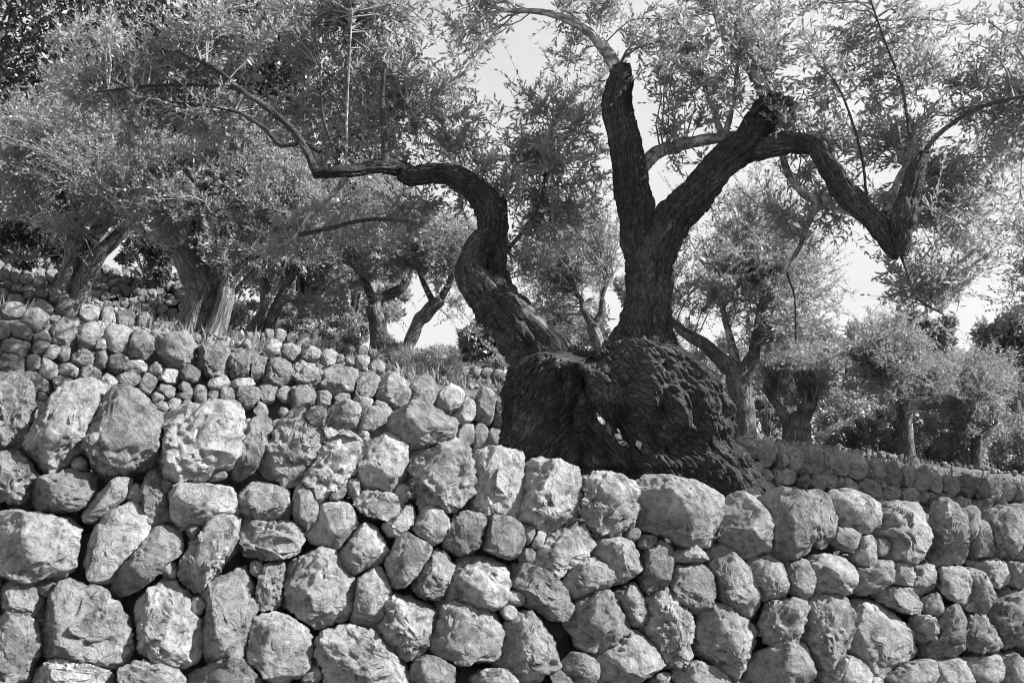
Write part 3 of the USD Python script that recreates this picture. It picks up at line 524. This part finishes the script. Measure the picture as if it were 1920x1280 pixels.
def main_extra(t, base):
    v, f, uv = bole(); obj('bole', v, f, M_bole, t, uv=uv, origin=base)
    p, r = limb_path([(1340, 772, 24, -.05), (1350, 784, 42, -.1), (1352, 798, 40, -.1), (1342, 815, 16, -.05)], YM)
    v, f, uv, *_ = tube(p, r, .01, 26, .22, .05, 77); obj('burl', v, f, M_wood, t, uv=uv, origin=base)
    p, r = limb_path([(893, 508, 12, -.08), (925, 546, 24, -.10), (975, 585, 30, -.12), (1022, 630, 34, -.12), (1050, 680, 36, -.12), (1062, 720, 20, -.1)], YM)
    v, f, uv, *_ = tube(p, r, .012, 26, .25, .35, 78); obj('dead_wood', v, f, M_wood, t, uv=uv, origin=base)
main_limbs = [
 ('trunk', [(1205, 760, 160), (1205, 700, 150), (1206, 668, 112), (1207, 640, 90), (1212, 560, 74), (1213, 490, 76), (1203, 430, 62), (1188, 370, 58), (1178, 300, 52), (1168, 220, 50), (1160, 150, 44), (1157, 122, 34)], M_bark),
 ('limb', [(1208, 560, 54), (1222, 490, 64), (1262, 425, 63), (1310, 365, 58), (1365, 300, 54), (1415, 245, 50), (1442, 214, 55), (1459, 197, 55)], M_bark),
 ('limb', [(1040, 740, 100, -.05), (1020, 690, 96, -.05), (972, 622, 80, -.05), (925, 560, 68, -.02), (886, 515, 60), (893, 480, 50), (915, 445, 44), (911, 390, 46), (884, 348, 44), (835, 326, 36), (770, 326, 34), (745, 318, 26), (700, 312, 24, -.1), (640, 322, 20, -.2), (590, 330, 16, -.25)], M_bark),
 ('buttress', [(1128, 735, 36, -.12), (1152, 680, 42, -.12), (1170, 635, 36, -.06), (1186, 580, 24, -.02), (1196, 520, 12, 0)], M_bark),
 ('limb', [(948, 590, 34, .1), (938, 540, 32, .06), (928, 480, 40, .05), (930, 420, 36, .03), (934, 372, 22, .02)], M_bark),
 ('limb', [(1380, 300, 22, .06), (1408, 286, 34, .02), (1440, 275, 38, -.05), (1490, 268, 34, -.12), (1535, 280, 34, -.2), (1555, 320, 36, -.2), (1590, 368, 36, -.2), (1640, 418, 32, -.25), (1672, 460, 28, -.25), (1690, 480, 30, -.25)], M_limb),
 ('limb', [(1686, 480, 26, -.27), (1692, 440, 28, -.3), (1694, 405, 40, -.32), (1702, 370, 30, -.32), (1714, 335, 30, -.32), (1722, 305, 24, -.3), (1732, 284, 16, -.3)], M_limb),
 ('branch', [(1157, 128, 24), (1135, 95, 24), (1108, 62, 20, -.05), (1062, 35, 15, -.1), (1010, 22, 11, -.1), (945, 20, 8, -.1)], M_young),
 ('branch', [(1450, 200, 28), (1432, 172, 26), (1408, 128, 24), (1378, 96, 20), (1352, 50, 16), (1335, -10, 14), (1320, -60, 10)], M_young),
 ('branch', [(1200, 318, 26, .05), (1235, 285, 26, .12), (1290, 268, 22, .15), (1350, 258, 20, .15), (1400, 252, 16, .1)], M_young),
 ('branch', [(1352, 250, 14, .15), (1340, 215, 10, .15), (1322, 165, 8, .15), (1305, 110, 6, .1)], M_young),
 ('branch', [(1360, 250, 14, .15), (1372, 205, 9, .1), (1382, 130, 7, .1), (1380, 60, 5, .1)], M_young),
 ('branch', [(1465, 288, 10, .1), (1478, 325, 15, .15), (1505, 362, 14, .2), (1530, 382, 13, .2), (1512, 425, 11, .2), (1498, 465, 8, .2), (1466, 512, 6, .2)], M_young),
 ('branch', [(1545, 372, 10, .1), (1565, 392, 11, 0), (1600, 402, 10, -.1), (1640, 430, 9, -.2), (1665, 455, 7, -.25)], M_young),
 ('branch', [(1660, 400, 18, -.1), (1688, 330, 12, 0), (1705, 300, 8, .05)], M_young),
 ('branch', [(1730, 290, 10, -.25), (1762, 250, 9, -.25), (1830, 205, 8, -.25), (1920, 180, 6, -.3), (1990, 175, 4, -.3)], M_limb),
 ('branch', [(722, 305, 14, -.1), (720, 250, 11, -.1), (717, 190, 9, -.1), (722, 120, 6, -.1)], M_limb),
 ('branch', [(595, 330, 15, -.25), (575, 285, 14, -.25), (550, 245, 13, -.25), (505, 205, 12, -.3), (448, 166, 10, -.3), (405, 130, 8, -.35), (330, 95, 6, -.4)], M_limb),
 ('branch', [(448, 166, 9, -.3), (390, 160, 7, -.3), (300, 160, 6, -.35), (180, 172, 4, -.4)], M_limb),
 ('branch', [(600, 285, 9, -.2), (570, 268, 9, -.2), (525, 272, 9, -.2), (495, 240, 8, -.2), (430, 205, 7, -.2), (320, 192, 5, -.2)], M_limb),
 ('branch', [(655, 325, 10, -.15), (625, 362, 11, -.1), (588, 395, 12, 0), (568, 430, 12, .1), (545, 452, 6, .2)], M_young),
 ('branch', [(560, 440, 8, .1), (610, 430, 8, .1), (690, 412, 7, .1), (765, 415, 5, .1)], M_limb),
 ('branch', [(885, 345, 6), (840, 290, 5), (790, 235, 4), (755, 180, 3)], M_young),
 ('branch', [(650, 320, 5, -.15), (650, 220, 5, -.15), (655, 110, 4, -.15), (660, 20, 3, -.15)], M_young),
 ('branch', [(636, 318, 7, -.15), (622, 270, 6, -.1), (605, 215, 5, -.1), (600, 120, 4, -.1)], M_limb),
 ('branch', [(955, 465, 9, .05), (990, 420, 7, .1), (1015, 370, 6, .1), (1025, 300, 4, .15), (1040, 220, 3, .2)], M_limb),
 ('branch', [(1625, 375, 5, -.2), (1615, 290, 5, -.2), (1580, 180, 4, -.2), (1540, 120, 3, -.2)], M_limb),
 ('branch', [(1705, 250, 6, -.25), (1690, 160, 5, -.2), (1660, 80, 4, -.2), (1632, 0, 3, -.2)], M_limb),
 ('branch', [(1690, 480, 5, -.25), (1708, 530, 5, -.25), (1720, 560, 4, -.25), (1770, 590, 3, -.25)], M_limb),
 ('branch', [(1475, 512, 4, .2), (1490, 560, 3, .2), (1492, 640, 3, .2)], M_limb),
]
main_blobs = [
 (1740, 120, 130, 120, 0.20, .6, 17), (1860, 200, 90, 130, 0.20, .6, 13), (1600, 220, 110, 110, 0.30, .5, 14), (1710, 260, 110, 80, 0.30, .5, 13), (1850, 350, 100, 90, 0.20, .5, 13), (1740, 400, 110, 60, 0.20, .4, 8), (1790, 470, 90, 50, 0.20, .4, 5),
 (1690, 540, 70, 50, 0.15, .3, 4), (1770, 580, 50, 20, 0.15, .3, 2), (1560, 400, 60, 50, 0.40, .4, 5), (1480, 400, 70, 70, .2, .4, 6),
 (1290, 60, 130, 90, -.1, .6, 14), (1430, 60, 110, 90, 0, .6, 13), (1520, 120, 40, 80, 0, .4, 3), (1240, 130, 70, 60, -.2, .4, 5), (1330, 190, 80, 60, .1, .4, 7), (1440, 120, 60, 50, 0, .3, 4), (1490, 200, 90, 60, .1, .4, 6), (1260, 260, 60, 40, .1, .3, 3),
 (1300, 330, 50, 30, .2, .2, 1), (1180, 30, 80, 40, -.1, .4, 5), (1060, 20, 60, 30, -.1, .3, 2), (890, 15, 60, 20, 0.40, 0.27, 2), (1350, 410, 40, 30, .1, .2, 1),
 (1050, 250, 60, 110, .3, .5, 8), (1000, 330, 60, 70, .2, .4, 8), (1080, 370, 60, 70, .4, .4, 7), (990, 460, 50, 60, .3, .3, 4), (1060, 150, 40, 50, .3, .3, 2),
 (800, 230, 70, 90, 0.50, 0.45, 11), (830, 130, 50, 120, 0.50, 0.45, 9), (720, 180, 80, 110, 0.40, 0.54, 14), (720, 60, 100, 60, 0.40, 0.54, 12), (620, 130, 90, 120, 0.30, 0.54, 16), (500, 100, 110, 110, 0.20, 0.54, 17), (380, 80, 110, 90, 0.10, 0.54, 15), (250, 110, 110, 100, 0.10, 0.54, 13),
 (560, 260, 90, 70, 0.30, 0.45, 9), (400, 230, 110, 70, 0.20, 0.54, 10), (260, 230, 90, 80, 0.10, 0.45, 7), (120, 190, 100, 60, 0.10, 0.45, 7), (600, 40, 130, 50, 0.30, 0.54, 12), (700, 260, 60, 40, 0.40, 0.36, 6), (850, 290, 40, 30, 0.50, 0.27, 4),
 (640, 420, 110, 60, 0.60, 0.45, 7), (780, 430, 70, 60, 0.60, 0.36, 6), (520, 480, 60, 50, 0.80, 0.36, 5), (840, 400, 40, 40, 0.50, 0.27, 2), (100, 90, 90, 60, 0.10, 0.45, 3), (985, 230, 60, 70, .4, .4, 3), (1085, 190, 50, 60, .4, .4, 3), (940, 300, 50, 60, .3, .4, 4), (1110, 300, 40, 50, .4, .3, 3), (1890, 60, 60, 90, .2, .5, 6), (1600, 70, 60, 80, .2, .4, 4), (1050, 300, 70, 100, .4, .5, 2), (1000, 420, 60, 80, .4, .4, 3), (1080, 470, 60, 80, .5, .4, 5), (1120, 230, 30, 80, .4, .3, 3), (875, 150, 30, 120, .1, .4, 6), (925, 330, 40, 60, .2, .4, 4), (1850, 440, 80, 70, .1, .4, 7), (1760, 530, 70, 50, -.1, .3, 5), (1900, 300, 60, 90, .1, .4, 6), (1500, 300, 60, 50, .3, .4, 4)]
olive('huge ancient olive with hollow swollen bole and dark twisting limbs on the terrace', YM, main_limbs, main_blobs, 21, per=9, shoot=.24, leaf=.052, width=.165, gap=.024, near=True, step=.010, sides=96, leafm=M_leaf, extra=main_extra, lump=.3, ridge=.16)

# ------------------------------------------------------------------ the other olives
def ring(cx, cy, rx, ry, n, each, seed, dr=1.0):
    r_ = np.random.default_rng(seed); out = []
    for k in range(int(n * 1.25)):
        o = unit(r_.normal(size=3)) * r_.uniform(.3, .95); out.append((cx + o[0] * rx, cy + o[2] * ry, rx * .5, ry * .5, o[1] * dr, dr * .5, each))
    return out
MID = dict(per=10, shoot=.25, leaf=.05, width=.19, gap=.025)
olive('forked olive at far left, two trunks spreading in a V above the small wall', 9.0, [
 ('trunk', [(122, 575, 46), (124, 540, 36), (135, 500, 29), (142, 450, 28), (138, 415, 28), (118, 390, 20)], M_bark2),
 ('trunk', [(146, 575, 38), (153, 545, 32), (165, 510, 28), (195, 465, 25), (235, 425, 22), (265, 400, 16)], M_bark2),
 ('limb', [(158, 505, 22, .2), (163, 470, 24, .2), (180, 435, 24, .2), (215, 412, 18, .2)], M_bark2),
 ('branch', [(120, 392, 16), (105, 330, 11), (90, 250, 8)], M_limb), ('branch', [(260, 402, 16), (300, 340, 10), (320, 270, 7)], M_limb), ('branch', [(135, 400, 14), (170, 330, 10), (190, 240, 7)], M_limb)],
 ring(130, 260, 190, 140, 16, 9, 1, 1.6) + [(60, 400, 70, 50, 0, .6, 9), (30, 330, 60, 80, 0, .7, 12), (240, 370, 60, 50, 0, .6, 10)], 31, **MID)
olive('olive with broad split trunk and bare pale wood, standing on the second wall', 7.9, [
 ('trunk', [(364, 658, 108), (368, 622, 72), (379, 580, 62), (380, 540, 66), (362, 505, 50), (345, 478, 34), (340, 462, 20)], M_bark2),
 ('trunk', [(392, 660, 58, -.15), (406, 612, 36, -.15), (420, 565, 32, -.1), (430, 530, 26, -.05), (452, 500, 14)], M_wood),
 ('limb', [(380, 540, 36), (405, 520, 34), (415, 480, 24), (412, 440, 14)], M_bark2), ('limb', [(352, 490, 24), (360, 445, 20), (368, 400, 17), (350, 350, 12), (338, 290, 8)], M_bark2),
 ('branch', [(370, 405, 14), (395, 360, 11), (402, 320, 9), (428, 280, 7), (428, 220, 5)], M_limb), ('branch', [(444, 502, 14), (540, 440, 9), (590, 400, 6)], M_limb), ('branch', [(348, 350, 8), (300, 300, 7), (250, 290, 5)], M_limb)],
 ring(420, 330, 210, 130, 18, 9, 2, 1.3) + [(300, 430, 60, 50, 0, .5, 7), (480, 460, 70, 50, 0, .5, 8), (420, 480, 50, 25, -.3, .3, 4), (560, 380, 80, 60, 0, .5, 8)], 32, **MID)
olive('olive with upright trunk and one arm bent right, behind the scrubby bush', 11.5, [
 ('trunk', [(715, 700, 40), (712, 660, 32), (708, 610, 30), (703, 575, 30)], M_bark2), ('limb', [(703, 580, 26), (715, 556, 20), (745, 545, 18), (765, 525, 14)], M_bark2),
 ('limb', [(703, 580, 20), (680, 520, 12), (640, 480, 8)], M_bark2), ('branch', [(765, 528, 10), (780, 470, 7), (790, 400, 5)], M_limb)],
 ring(700, 430, 150, 110, 14, 8, 3, 1.4) + [(640, 560, 60, 40, 0, .5, 5), (740, 590, 40, 25, 0, .4, 3)], 33, **MID)
olive('slim olive with dark trunk leaning right, left of the great bole', 10.8, [
 ('trunk', [(748, 690, 30), (768, 650, 24), (782, 610, 24), (800, 585, 24), (825, 560, 20)], M_bark2), ('branch', [(825, 562, 16), (850, 510, 10), (850, 440, 7)], M_limb), ('branch', [(815, 572, 14), (790, 520, 9), (770, 450, 6)], M_limb)],
 ring(830, 470, 110, 90, 10, 8, 4, 1.2) + [(870, 590, 50, 40, 0, .4, 4)], 34, **MID)
olive('small olive with thin twin stems behind the split trunk', 11.2, [
 ('trunk', [(470, 625, 24), (490, 590, 20), (500, 550, 18), (490, 510, 12)], M_bark2), ('trunk', [(500, 630, 22, .1), (512, 590, 20, .1), (530, 550, 15, .1), (560, 500, 9, .1)], M_bark2)],
 ring(540, 470, 110, 80, 10, 8, 5, 1.2) + [(600, 590, 60, 35, .4, .5, 6)], 35, **MID)
olive('olive seen through the gap between the great limbs, trunk forked like a Y', 12.0, [
 ('trunk', [(1122, 700, 24), (1125, 660, 22), (1115, 625, 22), (1112, 605, 22)], M_bark2), ('limb', [(1112, 608, 16), (1095, 585, 11), (1085, 555, 8), (1050, 535, 5)], M_bark2), ('limb', [(1115, 610, 17), (1128, 585, 14), (1130, 555, 9), (1150, 510, 6)], M_bark2)],
 ring(1060, 470, 140, 110, 14, 8, 6, 1.3) + [(1000, 620, 40, 50, .5, .5, 4), (1060, 600, 40, 50, .5, .5, 4)], 36, **MID)
olive('olive with straight column trunk forking low, immediately right of the great bole', 9.6, [
 ('trunk', [(1388, 835, 50), (1390, 800, 42), (1388, 750, 40), (1385, 710, 44), (1384, 690, 46)], M_bark2), ('limb', [(1382, 705, 34), (1360, 682, 30), (1325, 650, 24), (1290, 625, 20), (1255, 600, 13), (1225, 560, 8)], M_bark2),
 ('limb', [(1390, 700, 26), (1412, 665, 22), (1418, 630, 16), (1425, 580, 10), (1440, 520, 7)], M_bark2), ('branch', [(1380, 695, 20, .1), (1373, 650, 16, .1), (1362, 610, 12, .1), (1350, 540, 8, .1)], M_young)],
 ring(1440, 500, 180, 160, 20, 8, 7, 1.4) + [(1290, 560, 60, 60, 0, .5, 5), (1480, 640, 70, 60, 0, .5, 8), (1330, 700, 40, 50, .3, .4, 3)], 37, **MID)
olive('low olive with gnarled stump and one arm leaning left, right of the column trunk', 12.3, [
 ('trunk', [(1492, 850, 54), (1490, 825, 46), (1494, 800, 46), (1500, 785, 40), (1510, 775, 22)], M_bark2), ('limb', [(1480, 800, 22), (1468, 775, 16), (1450, 750, 13), (1432, 725, 10)], M_bark2), ('limb', [(1505, 790, 18), (1522, 770, 12), (1530, 740, 8)], M_bark2)],
 ring(1500, 700, 100, 70, 11, 8, 8, 1.2), 38, **MID)
olive('olive with slender flared trunk under a round crown, centre of the right side', 12.2, [
 ('trunk', [(1700, 875, 46), (1698, 845, 28), (1697, 800, 24), (1692, 760, 25), (1690, 740, 24)], M_bark2), ('limb', [(1690, 745, 18), (1670, 735, 12), (1640, 700, 9), (1600, 670, 7)], M_bark2), ('limb', [(1694, 750, 16), (1710, 740, 12), (1760, 735, 9), (1790, 720, 9)], M_bark2), ('limb', [(1690, 745, 14), (1690, 690, 8), (1700, 640, 6)], M_bark2)],
 ring(1690, 690, 120, 90, 16, 9, 9, 1.3) + [(1610, 700, 60, 60, .3, .5, 6)], 39, **MID)
olive('young olive with thin Y trunk, farthest right of those standing', 13.5, [
 ('trunk', [(1833, 900, 24), (1832, 860, 17), (1832, 830, 17), (1830, 815, 18)], M_bark2), ('limb', [(1830, 820, 13), (1822, 800, 11), (1822, 775, 8), (1815, 740, 5)], M_bark2), ('limb', [(1833, 820, 12), (1850, 808, 9), (1870, 790, 6)], M_bark2)],
 ring(1840, 730, 100, 75, 14, 9, 10, 1.3), 40, **MID)
olive('olive mostly outside the frame, its dusty crown hanging in from the right', 9.0, [
 ('trunk', [(2240, 1010, 50), (2230, 900, 44), (2220, 780, 40), (2200, 700, 36)], M_bark2), ('limb', [(2205, 720, 28), (2120, 620, 18), (2020, 540, 10)], M_bark2), ('limb', [(2205, 710, 26), (2260, 600, 18), (2300, 480, 10)], M_bark2)],
 ring(2260, 450, 330, 260, 36, 9, 12, 1.5) + [(1890, 460, 60, 80, -.3, .6, 8), (1905, 560, 45, 60, -.3, .5, 6)], 41, **MID)

# ------------------------------------------------------------------ dark trees and scrub behind
def puffs(rng, c, r, n, leaf, width, flat=1.0):
    """leaf-sized faces gathered in clumps through the volume"""
    k = max(6, n // 260); o = unit(rng.normal(size=(k, 3))) * (rng.uniform(.25, 1, k) ** .5)[:, None]; cc = c + o * r
    w = rng.integers(0, k, n); sz = rng.uniform(.16, .34, k)[w][:, None] * np.mean(r)
    p = cc[w] + unit(rng.normal(size=(n, 3))) * (rng.uniform(.1, 1, n) ** .4)[:, None] * sz
    d = unit(rng.normal(size=(n, 3)) + (p - c) / r * .5); u = unit(np.cross(d, rng.normal(size=(n, 3)))); l = (leaf * rng.uniform(.6, 1.3, n))[:, None]
    V = np.stack([p, p + d * l * .45 - u * l * width, p + d * l * .45 + u * l * width, p + d * l], 1)
    return V.reshape(-1, 3), (np.arange(n)[:, None, None] * 4 + np.array([[0, 2, 1], [1, 2, 3]])[None]).reshape(-1, 3), cc
def dark_tree(label, px, py, Y, rpx, rpy, n, seed, group=None, leaf=.16, mat=None, ground_py=None, name='evergreen_tree'):
    rng = np.random.default_rng(seed); c = at(px, py, Y); r = np.array([rpx * Y / F, rpx * Y / F * .8, rpy * Y / F])
    v, f, cc = puffs(rng, c, r, n, leaf, .22); gz = float(at(px, ground_py or 850, Y)[2]); base = np.array([c[0], c[1], gz]); t = thing(name, label, 'tree', group, loc=base)
    tv, tf, uv, *_ = tube(np.array([base, base * .5 + c * .5 + rng.normal(0, .1, 3), c + [0, 0, r[2] * .5]]), np.array([.22, .16, .06]), .15, 12, .1, .06, seed); obj('trunk', tv, tf, M_bark2, t, uv=uv, origin=base)
    b = Bag()
    for q in cc[: 14]:
        s = base * .45 + c * .55; b.add(*tube(np.array([s, (s + q) / 2 + [0, 0, .1], q]), np.array([.07, .05, .02]), .3, 6, 0, 0, 1)[:2])
    obj('branches', *b.get()[:2], M_bark2, t, origin=base); obj('crown', v, f, mat or M_dark, t, smooth=False, origin=base); return t
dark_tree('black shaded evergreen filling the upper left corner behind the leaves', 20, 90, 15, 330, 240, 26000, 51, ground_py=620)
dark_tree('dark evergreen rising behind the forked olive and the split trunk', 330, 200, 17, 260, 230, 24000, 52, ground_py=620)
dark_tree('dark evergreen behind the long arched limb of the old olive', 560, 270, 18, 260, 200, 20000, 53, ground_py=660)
dark_tree('dark pine beyond the round crowned olive, its tip against the sky', 1735, 640, 20, 55, 60, 5000, 54, leaf=.18, mat=M_bush, ground_py=850)
dark_tree('dark dense tree at the right edge above the young olive', 1905, 660, 19, 75, 85, 9000, 55, leaf=.18, mat=M_bush, ground_py=870)
dark_tree('dark tree in the gap left of the great leaning limb', 1030, 640, 17, 70, 70, 6000, 56, mat=M_bush, ground_py=740)
dark_tree('dusky tree low behind the slim leaning olive', 900, 640, 16, 45, 60, 4000, 57, mat=M_bush, ground_py=730)
def bush(label, px, py, Y, rpx, rpy, n, seed, mat=None, leaf=.07, width=.2):
    rng = np.random.default_rng(seed); c = at(px, py, Y); r = np.array([rpx * Y / F, rpx * Y / F, rpy * Y / F]); base = c - [0, 0, r[2]]; t = thing('bush', label, 'bush', loc=base)
    v, f, cc = puffs(rng, c, r, n, leaf, width); obj('foliage', v, f, mat or M_bush, t, smooth=False, origin=base)
    k = 40; e = c + unit(rng.normal(size=(k, 3)) + [0, 0, .6]) * r * .9; st = np.stack([np.broadcast_to(base, e.shape), (base + e) / 2 + rng.normal(0, .03, e.shape), e], 1)
    obj('stems', *thin_tubes((st, np.broadcast_to(np.array([.012, .008, .004]), (k, 3)).copy())), M_twig, t, origin=base)
bush('feathery scrub bush on the second wall below the slim leaning olive', 800, 690, 9.6, 75, 40, 7000, 61, leaf=.08, width=.07)
bush('twiggy bush against the upright trunk with the bent arm', 720, 665, 10.6, 34, 40, 3500, 62, leaf=.08, width=.07)
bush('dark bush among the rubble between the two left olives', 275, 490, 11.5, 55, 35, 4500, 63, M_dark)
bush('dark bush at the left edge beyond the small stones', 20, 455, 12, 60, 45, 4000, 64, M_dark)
bush('dark shrub behind the gnarled stump with the leaning arm', 1590, 790, 14.5, 80, 55, 6500, 65)
bush('pale leafy bush right of the flared slender trunk', 1770, 800, 14, 75, 70, 9000, 66)
bush('pale leafy bush at the right edge behind the upper wall', 1890, 820, 14.5, 80, 75, 9000, 67)
bush('grey bush between the column trunk and the gnarled stump', 1440, 790, 14, 50, 45, 4500, 68)
bush('low grey bush left of the flared slender trunk', 1640, 815, 14.2, 60, 50, 6000, 69)
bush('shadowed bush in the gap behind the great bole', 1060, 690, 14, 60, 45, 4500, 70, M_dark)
bush('pale shrub in the light under the low end of the leaning olive', 905, 700, 13.5, 45, 30, 3000, 71)
bush('grey scrub in the light behind the thin twin stems', 470, 600, 13, 60, 40, 5000, 72)
bush('grey scrub right of the thin twin stems under the arched limb', 570, 610, 13.5, 60, 40, 5000, 73)
bush('grey scrub left of the upright trunk with the bent arm', 650, 625, 14, 55, 40, 4500, 74)
bush('tall grey scrub between the great leaning limb and the upright twin limbs', 1100, 640, 15, 60, 60, 5000, 75)
bush('pale scrub beneath the arm of the column trunk', 1300, 700, 14, 60, 70, 6000, 76)
bush('pale scrub left of the thin Y trunk above the shaded wall', 1800, 850, 15, 70, 40, 5000, 77)
bush('pale scrub behind the flared slender trunk at its foot', 1700, 850, 15.5, 70, 40, 5000, 78)
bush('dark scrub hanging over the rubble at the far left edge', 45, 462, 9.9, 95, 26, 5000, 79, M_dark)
# far trees closing the view on the right: one olive drawn again
protos = dark_tree('far olive directly behind the gnarled leaning stump', 1500, 690, 24, 105, 90, 7000, 81, 'far olives in the row behind', leaf=.16, mat=M_leaf2, ground_py=850, name='far_olive_tree')
far_labels = ['far olive seen between the column trunk and the great bole', 'far olive behind the gap between gnarled stump and flared slender trunk', 'far olive between the flared slender trunk and the thin Y trunk', 'far olive in the gap left of the forked small trunk behind the bole', 'far olive hidden behind the foot of the twin upright limbs', 'far olive close behind the column trunk', 'far olive behind the flared slender trunk, lower right', 'far olive at the right picture edge above the upper wall', 'farthest olive of the row, above the low gnarled stump', 'far olive filling the gap below the long arched limb', 'far olive at the left picture edge above the small stones', 'far olive just right of the split pale trunk', 'far olive between the bent armed trunk and the split pale trunk', 'far olive high behind the thin twin stems', 'far olive above the rubble between the forked and split trunks']
for k, (px, Y, py) in enumerate([(1340, 27, 850), (1600, 25, 870), (1800, 23, 880), (970, 27, 790), (1180, 24, 800), (1440, 21, 870), (1710, 29, 860), (1960, 25, 880), (1560, 32, 850), (560, 21, 690), (60, 20, 600), (420, 19, 660), (660, 22, 720), (500, 26, 600), (300, 24, 560)]):
    p = at(px, py, Y); x = UsdGeom.Xform.Define(stage, path_for('far_olive_tree', '/World')); x.GetPrim().GetReferences().AddInternalReference(protos.GetPath());
    x.GetPrim().SetInstanceable(True)
    xf = UsdGeom.Xformable(x); xf.ClearXformOpOrder(); xf.AddTranslateOp(opSuffix='put').Set(tuple(map(float, p))); xf.AddRotateZOp().Set(float(k * 73 % 360)); xf.AddScaleOp().Set((1 + .15 * math.sin(k * 2.1),) * 3)
    tag(x.GetPrim(), far_labels[k], 'tree', 'far olives in the row behind')

# ------------------------------------------------------------------ small things on the ground
rng = np.random.default_rng(91); b = Bag()
ico_v = unit(np.array([(1, 0, 0), (-1, 0, 0), (0, 1, 0), (0, -1, 0), (0, 0, 1), (0, 0, -1.)])); ico_f = np.array([(0, 2, 4), (2, 1, 4), (1, 3, 4), (3, 0, 4), (2, 0, 5), (1, 2, 5), (3, 1, 5), (0, 3, 5)])
import trimesh
tm = trimesh.creation.icosphere(1); ico_v, ico_f = np.array(tm.vertices), np.array(tm.faces)
for k in range(1500):
    px = rng.uniform(-50, 1960); q = rng.random()
    if q < .45: s = rng.uniform(0, .5); p = (on_wall(px, T1(px) + 8, Y1, K1, Z1) + [0, .25, -.06]) * (1 - s) + on_wall(px, B2(px), Y2, K2, Z2) * s
    elif q < .8: s = rng.uniform(0, 1); p = (on_wall(px, T2(px) + 2, Y2, K2, Z2) + [0, .15, 0]) * (1 - s) + on_wall(px, B3(px), Y3, K3, Z3) * s
    else: p = on_wall(px, T3(px) + 2, Y3, K3, Z3) + [0, rng.uniform(.1, 1.5), .03]
    sz = rng.uniform(.015, .06); v = ico_v * sz * rng.uniform(.6, 1.1, 3); v = v * (1 + .3 * noise(v / sz * 1.3 + k, 2))[:, None]; b.add(v + p + [0, 0, sz * .3], ico_f)
tag(obj('gravel', *b.get()[:2], M_stone_far[1], smooth=False), 'small loose stones scattered on the terraces behind the walls', 'gravel', kind='stuff')
N = 9000; px = rng.uniform(-50, 1960, N); s = rng.random(N)[:, None]; which = rng.random(N)
p2 = (on_wall(px, T2(px), Y2, K2, Z2) + [0, .25, -.02]) * (1 - s) + on_wall(px, B3(px), Y3, K3, Z3) * s; p3 = on_wall(px, T3(px), Y3, K3, Z3) + np.concatenate([np.zeros((N, 1)), .3 + s * 4, s * .1], 1)
p = np.where((which < .55)[:, None], p2, p3); keep = meshkit.noise(p * np.array([1.3, 1.3, 0]) + 3, 4) > .52; p = p[keep]; N = len(p)
h = rng.uniform(.06, .22, N)[:, None]; d = unit(rng.normal(0, .4, (N, 3)) + [0, 0, 1]); u = unit(np.cross(d, rng.normal(size=(N, 3)))) * .005
V = np.stack([p - u, p + u, p + d * h * .6 + u * .6, p + d * h + rng.normal(0, .02, (N, 3))], 1); f = (np.arange(N)[:, None, None] * 4 + np.array([[0, 1, 2], [0, 2, 3]])[None]).reshape(-1, 3)
tag(obj('grass', V.reshape(-1, 3), f, M_grass, smooth=False), 'dry grass tufts along the upper terraces between stones', 'grass', kind='stuff')

def weed(label, px, py, Yf, k, zr, h_, n, seed):
    rng = np.random.default_rng(seed); base = on_wall(px, py, Yf, k, zr) + np.array([0, .02, 0]); t = thing('dry_weed', label, 'weed', loc=base)
    e = base + unit(rng.normal(0, .5, (n, 3)) + [0, -.25, .8]) * (h_ * rng.uniform(.5, 1, n))[:, None]
    st = np.stack([np.broadcast_to(base, e.shape), (base + e) / 2 + rng.normal(0, .012, e.shape) + [0, 0, .012], e], 1)
    obj('stems', *thin_tubes((st, np.broadcast_to(np.array([.0022, .0016, .0008]), (n, 3)).copy())), M_twig, t, origin=base)
    v, f = leaves(rng, st[:, 1], unit(e - st[:, 1]), np.linalg.norm(e - st[:, 1], axis=1), np.zeros((n, 3)), .02, .2, .014, False); obj('foliage', v, f, M_grass, t, smooth=False, origin=base)
weed('small dry weed in the joint right of the tall cap stone under the bole', 1100, 985, Y1, K1, Z1, .09, 16, 201)
weed('thin dry weed sprouting over the left cap stones', 610, 795, Y1, K1, Z1, .12, 6, 202)
weed('dry weed on the shaded second wall near the right edge', 1870, 940, Y2, K2, Z2, .28, 14, 203)
weed('dry weed in the joint under the dark slab at right', 1345, 1010, Y1, K1, Z1, .07, 10, 204)
weed('little weed above the second course left of centre', 770, 935, Y1, K1, Z1, .07, 14, 205)
